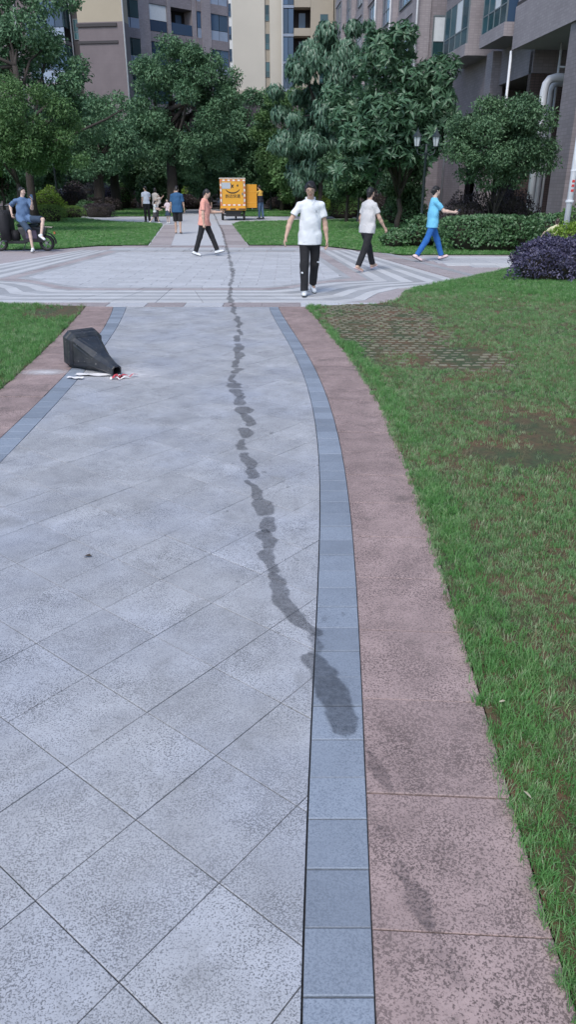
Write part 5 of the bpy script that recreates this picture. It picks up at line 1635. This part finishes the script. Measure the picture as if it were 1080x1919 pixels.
make_person('courier in yellow-shouldered dark vest and jeans beside the tricycle', (-1.58, 45.3), R(-128), J, z, C_VEST, C_DENIM, S_DARK, .018, 'short', hem=-.06)
J, z = pose(1.0, False, ((4, 3), (-4, 3)), ((20, 30, 50), (10, 20, 20)), 3, (0, 6, 0))
make_person('small child in pale yellow top standing behind the lime shrub', (6.0, 17.25), R(160), J, z + .02, C_YEL, C_CHAR, S_WHITE, .013, 'short', skin=M_SKIN2, hairmat=simple('brown_hair', (0.05, 0.03, 0.025), .5))

# the seated man: joints placed one by one
def seated():
    O = np.array([-7.45, 21.82, .86])
    W_ = lambda x, y, z: np.array([x, y, z]) - O
    J = {'s': 1.0, 'wide': 1.0, 'female': False, 'pelvis': np.zeros(3)}
    neck = W_(-7.37, 21.76, 1.40)
    J['sp'] = unit(neck); J['neck'] = J['sp'] * .55
    J['side'] = unit(np.array([.93, .36, 0.])); J['fw'] = unit(np.array([.36, -.93, 0.]))
    c = J['sp'] * .495
    J['shl'] = c + J['side'] * .178; J['shr'] = c - J['side'] * .178
    J['elr'] = W_(-7.80, 21.95, 1.19); J['wrr'] = W_(-7.745, 21.80, .99); J['hdr'] = unit(J['wrr'] - J['elr'])
    J['ell'] = W_(-7.13, 21.72, 1.13); J['wrl'] = W_(-7.05, 21.55, 1.30); J['hdl'] = unit(np.array([.1, -.2, .9]))
    J['hipl'] = J['side'] * .085; J['hipr'] = -J['side'] * .085
    J['kneel'] = W_(-6.79, 21.5, .86); J['ankl'] = W_(-6.86, 21.38, .46); J['toel'] = unit(np.array([.72, -.5, -.42]))
    J['kneer'] = W_(-7.19, 21.45, .54); J['ankr'] = W_(-7.16, 21.42, .098); J['toer'] = unit(np.array([.12, -.95, -.02]))
    J['head'] = (38, 0, 0)
    return J, O
J, O_ = seated()
ps = make_person('man in slate blue tee and shorts sitting on the parked electric scooter', (O_[0], O_[1]), 0, J, O_[2], C_SLATE, C_DSLATE, S_WHITE, .0115, 'fringe', skin=M_SKIN2, bottom_kind='shorts', leg_to=.93, hem=-.06, shirt_loose=1.14, sleeve=.8, face=True, fold=.008, hands=(30, 50))

# things people hold
def phone(label, loc, rot):
    r_ = empty('phone', loc); r_.rotation_euler = rot
    MB().box(-.037, .037, -.004, .004, -.075, .075, .003).build('case', M_RUBBER, r_)
    MB().box(-.033, .033, -.0052, -.0042, -.07, .07).build('screen', M_GLASSB, r_)
    return tag(r_, label, 'phone')
def grip(o, J, n, up=.0):
    v = J['wr' + n] + unit(J['hd' + n]) * .095 * J['s'] + np.array([0, 0, up])
    return o.location + Vector((v[0], v[1], v[2])) if abs(o.rotation_euler.z) < 1e-6 else o.location + Matrix.Rotation(o.rotation_euler.z, 3, 'Z') @ Vector(v)
phone('dark phone held by the person in coral pink', grip(pk, J_PK, 'l', .02), (R(-55), 0, R(-100)))
phone('phone held up by the seated man', grip(ps, J, 'l', .03), (R(-15), 0, R(30)))
phone('phone in the hand of the woman in blue', grip(pb, J_PB, 'r', .025), (R(-50), 0, R(-85)))
# ------------------------------------------------------------------ overturned bin, its spill
M_BIN, nt, b = new_mat('black_plastic')
p_ = nt.nodes.new('ShaderNodeTexCoord').outputs['Object']
c_ = mixc(nt, ramp(nt, noise(nt, 6, 6, .7, p_), [(.45, 0), (.8, .7)]), (0.018, 0.022, 0.03), (0.09, 0.09, 0.088))
c_ = mixc(nt, ramp(nt, noise(nt, 55, 2, .5, p_), [(.70, 0), (.74, .8)]), c_, (0.35, 0.35, 0.34))
nt.links.new(c_, b.inputs['Base Color'])
nt.links.new(ramp(nt, noise(nt, 9, 4, .6, p_), [(.3, .28), (.7, .6)]), b.inputs['Roughness'])
bump(nt, b, noise(nt, 40, 3, .6, p_), .12, .01)
def octo(h, c):
    return [(-h + c, -h), (h - c, -h), (h, -h + c), (h, h - c), (h - c, h), (-h + c, h), (-h, h - c), (-h, -h + c)]
def loft(m, secs, cap0=True, cap1=True):
    v = []; f = []
    for poly, z in secs: v += [(x, y, z) for x, y in poly]
    n = len(secs[0][0])
    for i in range(len(secs) - 1):
        f += [(i * n + k, i * n + (k + 1) % n, (i + 1) * n + (k + 1) % n, (i + 1) * n + k) for k in range(n)]
    if cap0: f.append(tuple(range(n - 1, -1, -1)))
    if cap1: f.append(tuple((len(secs) - 1) * n + k for k in range(n)))
    return m.add(v, f)
p0 = Vector((-2.10, 7.33, .186)); p1 = Vector((-1.63, 6.80, .062))
binr = empty('overturned_bin')
ax_ = (p1 - p0); LEN = ax_.length; ax_.normalize()
sx_ = ax_.cross(Vector((0, 0, 1))).normalized(); sy_ = ax_.cross(sx_).normalized()
binr.matrix_world = Matrix(((sx_.x, sy_.x, ax_.x, p0.x), (sx_.y, sy_.y, ax_.y, p0.y), (sx_.z, sy_.z, ax_.z, p0.z), (0, 0, 0, 1)))
m = MB(); loft(m, [(octo(.172, .05), -.012), (octo(.186, .055), .0), (octo(.186, .055), .045), (octo(.178, .052), .055), (octo(.178, .052), .105), (octo(.150, .04), .125)])
m.build('base_rim', M_BIN, binr)
m = MB(); loft(m, [(octo(.148, .022), .118), (octo(.138, .030), .18), (octo(.088, .042), .42), (octo(.056, .030), LEN - .09), (octo(.050, .022), LEN - .01), (octo(.046, .020), LEN)], True, False)
loft(m, [(octo(.046, .020), LEN), (octo(.036, .016), LEN - .002), (octo(.034, .015), LEN - .10)], False, True)
m.build('tapered_body', M_BIN, binr)
for k in range(4):
    a = k * math.pi / 2
    m = MB()
    m.add([(-.085, -.1505, .14), (.085, -.1505, .14), (.012, -.0925, .41), (-.012, -.0925, .41), (-.1, -.144, .135), (.1, -.144, .135), (.014, -.088, .43), (-.014, -.088, .43)],
          [(0, 1, 2, 3), (4, 5, 1, 0), (5, 6, 2, 1), (6, 7, 3, 2), (7, 4, 0, 3)])
    m.xform(Matrix.Rotation(a, 4, 'Z')).build('raised_panel', M_BIN, binr)
tag(binr, 'black plastic bin with eight-sided rim lying overturned on the path edge', 'bin')
M_RPAP = simple('red_paper', (0.50, 0.06, 0.08), .7, var=.3, vscale=40)
M_WPAP = simple('white_paper', (0.78, 0.76, 0.76), .8, var=.1, vscale=20)
r = random.Random(4)
for k in range(16):
    a = r.uniform(-2.4, .9); d = r.uniform(.0, .14)
    x_, y_ = -1.60 + math.cos(a) * d * 1.2, 6.76 + math.sin(a) * d * .6
    L = r.uniform(.025, .06); w_ = r.uniform(.006, .013); t = r.uniform(0, 3.1)
    o = mesh_obj('red_paper_strip', [(-L, -w_, 0), (0, -w_, r.uniform(.008, .03)), (L, -w_, 0), (L, w_, .004), (0, w_, .02), (-L, w_, .003)], [(0, 1, 4, 5), (1, 2, 3, 4)], M_RPAP if r.random() < .8 else M_WPAP)
    o.location = (x_, y_, .006 + r.uniform(0, .02)); o.rotation_euler = (0, 0, t)
    tag(o, 'shred of paper spilled from the mouth of the bin', 'paper', 'paper shreds at the mouth of the bin')
for nm, lab, c, sx2, sy2, rz in (('white_sheet', 'crumpled white sheet lying under the overturned bin', (-1.86, 6.86), .19, .045, -.1), ('white_scrap', 'small white scrap left of the crumpled sheet', (-2.02, 6.74), .085, .03, -.3)):
    v = []; f = []
    for i in range(9):
        for j in range(4):
            v.append(((i / 8 - .5) * 2 * sx2, (j / 3 - .5) * 2 * sy2 * (1 - .25 * abs(i / 8 - .5)), .004 + .02 * vnoise(i * .9, j * .8, 9)))
    for i in range(8):
        for j in range(3): f.append((i * 4 + j, (i + 1) * 4 + j, (i + 1) * 4 + j + 1, i * 4 + j + 1))
    o = mesh_obj(nm, v, f, M_WPAP); o.location = (c[0], c[1], .004); o.rotation_euler = (0, 0, rz)
    tag(o, lab, 'paper')
M_DUST, nt, b = new_mat('white_powder')
b.inputs['Base Color'].default_value = (0.72, 0.72, 0.74, 1); b.inputs['Roughness'].default_value = .95
tcg = nt.nodes.new('ShaderNodeTexCoord').outputs['Object']
sepd = nt.nodes.new('ShaderNodeVectorMath'); sepd.operation = 'LENGTH'; nt.links.new(tcg, sepd.inputs[0])
fall = ramp(nt, sepd.outputs['Value'], [(.15, 1), (.95, 0)])
nz_ = ramp(nt, noise(nt, 5, 5, .65, tcg), [(.3, .1), (.62, .9)])
nt.links.new(maths(nt, 'MULTIPLY', fall, maths(nt, 'MULTIPLY_ADD', nz_, .6, .3)), b.inputs['Alpha'])
W = MB(); puddle(W, 0, 0, 1, 1, 6, 0, 0, 30)
o = W.build('white_powder', M_DUST); o.location = (-1.58, 6.9, .0056); o.scale = (.55, .36, 1)
tag(o, 'film of white powder on the tiles round the mouth of the bin', kind='stuff')
W = MB(); puddle(W, 0, 0, 1, 1, 12, 0, 0, 30)
o = W.build('white_powder', M_DUST); o.location = (-2.38, 7.0, .0056); o.scale = (.30, .16, 1)
tag(o, 'patch of pale powder on the red border beside the bin', kind='stuff')

# ------------------------------------------------------------------ street lamps
M_LAMPB = simple('dark_green_iron', (0.016, 0.026, 0.03), .5, var=.2, vscale=10)
M_LGLASS = simple('frosted_lamp_glass', (0.50, 0.55, 0.58), .25)
def street_lamp(label, loc, rz=0.0, height=2.85, sc=1.0):
    t = empty('street_lamp', loc, rz)
    MB().lathe([(.13, 0), (.13, .06), (.10, .10), (.085, .35), (.06, .42), (.05, .5), (.045, height - .3), (.06, height - .28), (.06, height - .24), (.04, height - .2), (.035, height)], seg=12).build('post', M_LAMPB, t, True)
    arm = MB()
    for s_ in (-1, 1):
        arm.tube([(0, 0, height - .25), (s_ * .14, 0, height - .34), (s_ * .27, 0, height - .28), (s_ * .31, 0, height - .12)], [.022, .02, .018, .016], 8)
        arm.tube([(s_ * .03, 0, height - .05), (s_ * .12, 0, height - .02), (s_ * .2, 0, height - .12), (s_ * .16, 0, height - .22)], .012, 6)
    arm.build('bracket', M_LAMPB, t, True)
    for s_ in (-1, 1):
        L = empty('lantern', (s_ * .31, 0, height - .12)); L.parent = t
        MB().lathe([(.02, 0), (.07, .02), (.085, .05)], seg=8).build('cup', M_LAMPB, L)
        MB().lathe([(.075, .05), (.125, .32)], seg=6).build('glass', M_LGLASS, L)
        c = MB()
        for k in range(6):
            a = 2 * math.pi * k / 6
            c.tube([(.079 * math.cos(a), .079 * math.sin(a), .05), (.129 * math.cos(a), .129 * math.sin(a), .32)], .008, 5)
        c.build('cage', M_LAMPB, L)
        MB().lathe([(.165, .32), (.16, .34), (.10, .40), (.06, .45), (.055, .48), (.03, .5), (.012, .56), (.004, .60)], seg=6).build('cap', M_LAMPB, L)
    return tag(t, label, 'lamp', 'two-lantern street lamps')
street_lamp('street lamp with two lanterns beside the woman in blue', (4.47, 26, 0), .1, 2.95)
street_lamp('dark lamp post among the clipped shrubs at left', (-13.1, 44.6, 0), .4, 3.9)
street_lamp('lamp post partly hidden by leaves right of the courier', (-1.36, 62, 0), .2, 2.7)
street_lamp('dark lamp post left of the woman in grey', (3.62, 40, 0), 1.2, 3.3)
street_lamp('lamp post just behind the man in white', (1.25, 46, 0), 1.0, 2.9)

wp = empty('white_post', (6.33, 17.6, 0))
MB().tube([(0, 0, 0), (0, 0, 4.6)], .065, 12).build('post', M_PIPE, wp, True)
M_REDP = simple('red_paint', (0.55, 0.05, 0.05), .6)
for z_ in (1.60, 1.70, 1.79):
    MB().box(-.03, .03, -.068, -.06, z_ - .025, z_ + .025).build('red_mark', M_REDP, wp)
MB().lathe([(.07, -.03), (.09, -.02), (.09, .02), (.07, .03)], (0, 0, 1.38), 14).build('collar_clamp', M_PIPE, wp)
MB().lathe([(.07, -.02), (.075, 0), (.07, .02)], (0, 0, 2.0), 14).build('joint_ring', M_PIPE, wp)
tag(wp, 'white round post with red marks beside the tiled column', 'post')

# ------------------------------------------------------------------ delivery tricycle
M_YBOX = simple('yellow_paint', (0.72, 0.36, 0.035), .42, var=.06, vscale=3)
M_YDOOR = simple('amber_paint', (0.66, 0.30, 0.02), .45, var=.06, vscale=3)
M_RWR = simple('reflector_white', (0.80, 0.74, 0.70), .4); M_RRD = simple('reflector_red', (0.66, 0.22, 0.10), .4)
M_BLK = simple('black_paint', (0.02, 0.02, 0.022), .5); M_STEEL = simple('grey_steel', (0.25, 0.26, 0.27), .45, .6)
M_STICK = simple('grey_notice', (0.45, 0.50, 0.56), .7, var=.35, vscale=25)
tri = empty('delivery_tricycle', (-3.06, 43.5, 0), R(3.5))
BW, BZ0, BZ1, BL = .70, .60, 2.12, 2.0
MB().box(-BW, BW, 0, BL, BZ0, BZ1, .02).build('cargo_box', M_YBOX, tri)
box_ = tri.children[0]
tr = [MB(), MB()]
def reflect(x0, x1, z0, z1, horiz):
    n = max(2, int(((x1 - x0) if horiz else (z1 - z0)) / .13))
    for k in range(n):
        if horiz: a = x0 + (x1 - x0) * k / n; c = (a, a + (x1 - x0) / n, -.006, .002, z0, z1)
        else: a = z0 + (z1 - z0) * k / n; c = (x0, x1, -.006, .002, a, a + (z1 - z0) / n)
        MB().box(*c).build('reflector_strip', M_RWR if k % 2 else M_RRD, box_)
reflect(-.69, .69, 2.0, 2.08, True); reflect(-.69, .69, .76, .83, True); reflect(-.69, -.62, .83, 2.0, False); reflect(.62, .69, .83, 2.0, False)
MB().box(-.74, .72, -.02, BL + .02, 2.12, 2.16, .01).build('roof_lip', M_RWR, tri)
MB().box(-.60, -.12, -.009, -.003, 1.62, 1.93).build('notice_sticker', M_STICK, box_)
arc = MB()
for k in range(24):
    a0 = math.radians(205 + 130 * k / 24); a1 = math.radians(205 + 130 * (k + 1) / 24)
    t0 = .030 * math.sin(math.pi * (k + .15) / 24.3) + .012; t1 = .030 * math.sin(math.pi * (k + 1.15) / 24.3) + .012
    q = [(.0 + math.cos(a) * (.42 + s_ * t), -.008, 1.72 + math.sin(a) * (.42 + s_ * t) * .75) for a, t in ((a0, t0), (a1, t1)) for s_ in (1, -1)]
    arc.add(q, [(0, 1, 3, 2)])
arc.build('smile_print', M_BLK, box_)
def disc(cx, cz, rx, rz, name='eye_print', n=16):
    m = MB(); m.add([(cx, -.008, cz)] + [(cx + rx * math.cos(2 * math.pi * k / n), -.008, cz + rz * math.sin(2 * math.pi * k / n)) for k in range(n)], [(0, 1 + (k + 1) % n, 1 + k) for k in range(n)])
    return m.build(name, M_BLK, box_)
disc(.28, 1.78, .04, .06)
m = MB(); m.add([(-.11, -.008, 1.92), (-.03, -.008, 1.80), (.08, -.008, 1.83), (.02, -.008, 1.75), (.06, -.008, 1.66), (-.03, -.008, 1.69), (-.10, -.008, 1.62), (-.07, -.008, 1.75)], [(7, 6, 5, 4, 3, 2, 1, 0)]); m.build('eye_print', M_BLK, box_)
# lettering on the back
cu = bpy.data.curves.new('lettering', 'FONT'); cu.body = '韵达快递'; cu.size = .21; cu.align_x = 'CENTER'; cu.extrude = .002
to = bpy.data.objects.new('lettering', cu); C.objects.link(to)
dg = bpy.context.evaluated_depsgraph_get(); me = bpy.data.meshes.new_from_object(to.evaluated_get(dg)); bpy.data.objects.remove(to)
me.materials.clear(); me.materials.append(M_BLK)
lo_ = link(bpy.data.objects.new('lettering', me), box_); lo_.location = (.0, -.009, 1.17); lo_.rotation_euler = (R(90), 0, 0)
for x_ in (-.60, .60): MB().box(x_ - .012, x_ + .012, -.012, .0, .86, 1.98).build('door_seam', M_STEEL, box_)
MB().box(.50, .56, -.035, -.002, 1.30, 1.42, .008).build('door_handle', M_STEEL, box_)
for z_ in (1.0, 1.85): MB().tube([(.69, -.012, z_ - .05), (.69, -.012, z_ + .05)], .014, 8).build('hinge', M_STEEL, box_)
MB().box(-.72, .72, -.05, .12, .52, .64, .015).build('bumper', M_YBOX, tri)
for x_, w_, mt_ in ((-.5, .2, M_BLK), (0, .15, M_BLK), (.5, .2, M_BLK), (-.33, .05, M_RRD), (.33, .05, M_RRD)):
    MB().box(x_ - w_, x_ + w_, -.06, -.045, .55, .62).build('tail_light' if mt_ is M_RRD else 'number_plate', mt_, tri)
MB().box(-.5, .5, .1, 1.9, .36, .52).build('chassis', M_BLK, tri)
MB().tube([(-.6, .4, .27), (.6, .4, .27)], .04, 8).build('rear_axle', M_BLK, tri)
MB().box(-.42, .42, .12, .16, .2, .5).build('mud_flap', M_BLK, tri)
def wheel(root, c, r_, w_, axis='x', name='wheel'):
    W_ = empty(name, c); W_.parent = root
    if axis == 'y': W_.rotation_euler = (0, 0, R(90))
    t = MB(); pr = [(r_ * .68, -w_ * .5), (r_ * .92, -w_ * .5), (r_, -w_ * .28), (r_, w_ * .28), (r_ * .92, w_ * .5), (r_ * .68, w_ * .5)]
    n = 24; v = []; f = []
    for rr, x_ in pr:
        for k in range(n): a = 2 * math.pi * k / n; v.append((x_, rr * math.cos(a), rr * math.sin(a)))
    for i in range(len(pr)):
        for k in range(n): f.append((i * n + k, i * n + (k + 1) % n, ((i + 1) % len(pr)) * n + (k + 1) % n, ((i + 1) % len(pr)) * n + k))
    t.add(v, f).build('tyre', M_RUBBER, W_, True)
    t = MB()
    t.tube([(-w_ * .42, 0, 0), (w_ * .42, 0, 0)], r_ * .2, 12)
    for k in range(5):
        a = 2 * math.pi * k / 5
        t.tube([(0, 0, 0), (0, r_ * .7 * math.cos(a), r_ * .7 * math.sin(a))], r_ * .07, 6)
    ring = [(0, r_ * .69 * math.cos(a), r_ * .69 * math.sin(a)) for a in np.linspace(0, 2 * math.pi, 25)]
    t.tube(ring, r_ * .05, 6).build('rim', M_STEEL, W_)
    return W_
wheel(tri, (-.60, .4, .28), .28, .13); wheel(tri, (.60, .4, .28), .28, .13); wheel(tri, (.12, 2.75, .27), .27, .11)
MB().tube([(.12, 2.75, .27), (.12, 2.5, .95)], .035, 8).build('fork', M_BLK, tri)
MB().tube([(-.25, 2.42, 1.02), (.12, 2.5, .98), (.49, 2.42, 1.02)], .02, 8).build('handlebar', M_BLK, tri)
MB().box(-.22, .3, 2.03, 2.36, .62, .74, .03).build('seat', M_BLK, tri)
MB().box(-.35, .4, 2.02, 2.6, .32, .40).build('foot_board', M_BLK, tri)
dr = empty('open_side_door', (BW + .02, .35, 0)); dr.parent = tri
MB().box(.0, .62, -.015, .015, .64, 1.84, .005).build('door_panel', M_YDOOR, dr)
for z_ in (.92, 1.48):
    MB().box(.02, .60, -.028, -.012, z_ - .02, z_ + .02).build('door_rib', M_YBOX, dr)
MB().box(BW, BW + .012, .4, 1.5, .7, 1.9).build('door_opening_shade', M_INT, tri)  # dark sheet on the box side, painted for the shade within
MB().box(BW + .35, BW + .38, .3, .33, .55, .64).build('door_stay', M_STEEL, tri)
tag(tri, 'yellow delivery tricycle with smiling face on its box and open side door', 'tricycle')

# ------------------------------------------------------------------ electric scooter under the seated man
M_SCOOT = simple('black_scooter_paint', (0.02, 0.022, 0.028), .3); M_SCP = simple('violet_panel', (0.09, 0.07, 0.12), .35)
M_SCB = simple('dark_blue_panel', (0.06, 0.075, 0.10), .3); M_SEATL = simple('seat_leather', (0.015, 0.03, 0.035), .5)
sc = empty('electric_scooter', (-7.61, 22.02, 0), 0)
wheel(sc, (.68, 0, .215), .215, .12, 'y'); wheel(sc, (-.66, 0, .215), .215, .12, 'y')
def curved(name, pts, w0, mat, rad, seg=8):
    return MB().tube(pts, rad, seg).build(name, mat, sc, True)
MB().box(-.42, .12, -.14, .14, .20, .28, .03).build('floor_board', M_SCOOT, sc)
m = MB(); loft(m, [([(.08, -.12), (.60, -.10), (.60, .10), (.08, .12)], .24), ([(.02, -.13), (.66, -.11), (.66, .11), (.02, .13)], .42), ([(-.06, -.12), (.72, -.10), (.72, .10), (-.06, .12)], .58), ([(-.05, -.10), (.74, -.09), (.74, .09), (-.05, .10)], .64)])
m.build('rear_body', M_SCOOT, sc)
MB().box(.14, .46, -.135, -.122, .34, .56, .004).build('side_panel', M_SCP, sc)
m = MB(); m.box(-.1, .5, -.13, .13, .64, .73, .035); m.build('seat', M_SEATL, sc, True)
m = MB(); m.tube([(.5, -.08, .66), (.9, -.08, .63), (.9, .08, .63), (.5, .08, .66)], .013, 6); m.tube([(.65, -.08, .65), (.65, .08, .65)], .01, 6); m.build('tail_rack', M_SCOOT, sc)
m = MB(); n = 10
ring_o = [(.68 + .26 * math.cos(a), .215 + .27 * math.sin(a)) for a in np.linspace(R(-5), R(175), n)]
v = [(x_, s_ * .075, z_) for s_ in (-1, 1) for x_, z_ in ring_o]
m.add(v, [(k, k + 1, n + k + 1, n + k) for k in range(n - 1)]); o = m.build('rear_mudguard', M_SCOOT, sc, True)
sol = o.modifiers.new('thick', 'SOLIDIFY'); sol.thickness = .012
m = MB(); ring_o = [(-.66 + .26 * math.cos(a), .215 + .27 * math.sin(a)) for a in np.linspace(R(15), R(170), n)]
v = [(x_, s_ * .075, z_) for s_ in (-1, 1) for x_, z_ in ring_o]
m.add(v, [(k, k + 1, n + k + 1, n + k) for k in range(n - 1)]); o = m.build('front_mudguard', M_SCB, sc, True)
sol = o.modifiers.new('thick', 'SOLIDIFY'); sol.thickness = .012
m = MB(); loft(m, [([(-.50, -.15), (-.40, -.17), (-.40, .17), (-.50, .15)], .25), ([(-.54, -.17), (-.44, -.19), (-.44, .19), (-.54, .17)], .55), ([(-.48, -.13), (-.40, -.14), (-.40, .14), (-.48, .13)], .86), ([(-.46, -.09), (-.38, -.1), (-.38, .1), (-.46, .09)], .95)])
m.build('front_fairing', M_SCB, sc)
MB().tube([(-.66, .07, .215), (-.56, .06, .5), (-.45, 0, .9), (-.42, 0, 1.0)], .025, 8).build('steering_column', M_SCOOT, sc)
MB().tube([(-.30, -.33, 1.03), (-.40, -.18, 1.02), (-.43, 0, 1.0), (-.40, .18, 1.02), (-.30, .33, 1.03)], .014, 8).build('handlebar', M_SCOOT, sc)
for s_ in (-1, 1):
    MB().tube([(-.40, s_ * .2, 1.02), (-.42, s_ * .24, 1.16)], .006, 6).build('mirror_stem', M_SCOOT, sc)
    MB().lathe([(.045, -.006), (.05, 0), (.045, .006)], (-.42, s_ * .25, 1.2), 12).build('mirror', M_STEEL, sc)
MB().tube([(.1, -.1, .22), (.06, -.22, .01)], .012, 6).build('kick_stand', M_SCOOT, sc)
MB().tube([(.10, -.07, .3), (.10, -.07, .64)], .02, 8).build('seat_post', M_SCOOT, sc)
MB().box(.92, .95, -.05, .05, .45, .52, .008).build('tail_light', M_RRD, sc)
M_QUILT = simple('black_quilt', (0.016, 0.016, 0.02), .8, var=.4, vscale=12, bumpy=.5, bscale=14)
m = MB(); loft(m, [([(-.50, -.24), (-.28, -.27), (-.28, .27), (-.50, .24)], .30), ([(-.53, -.30), (-.30, -.34), (-.30, .34), (-.53, .30)], .62), ([(-.50, -.33), (-.30, -.36), (-.30, .36), (-.50, .33)], .95), ([(-.46, -.28), (-.34, -.30), (-.34, .30), (-.46, .28)], 1.08)])
m.build('wind_quilt', M_QUILT, sc, True)
MB().box(-.30, -.08, -.12, .12, .28, .56, .03).build('storage_bag', M_QUILT, sc, True)
tag(sc, 'black electric scooter parked at the left edge of the plaza', 'scooter')

# a curled dry leaf lying on the tiles
o = mesh_obj('dry_leaf', [(-.02, 0, .001), (-.006, -.011, .012), (.012, -.008, .009), (.024, 0, .003), (.01, .009, .014), (-.008, .008, .008)], [(0, 1, 4, 5), (1, 2, 3, 4)], simple('curled_leaf', (0.06, 0.045, 0.035), .8))
o.location = (-.985, 3.13, .001)
tag(o, 'small dark curled leaf alone on the grey tiles at left', 'leaf')
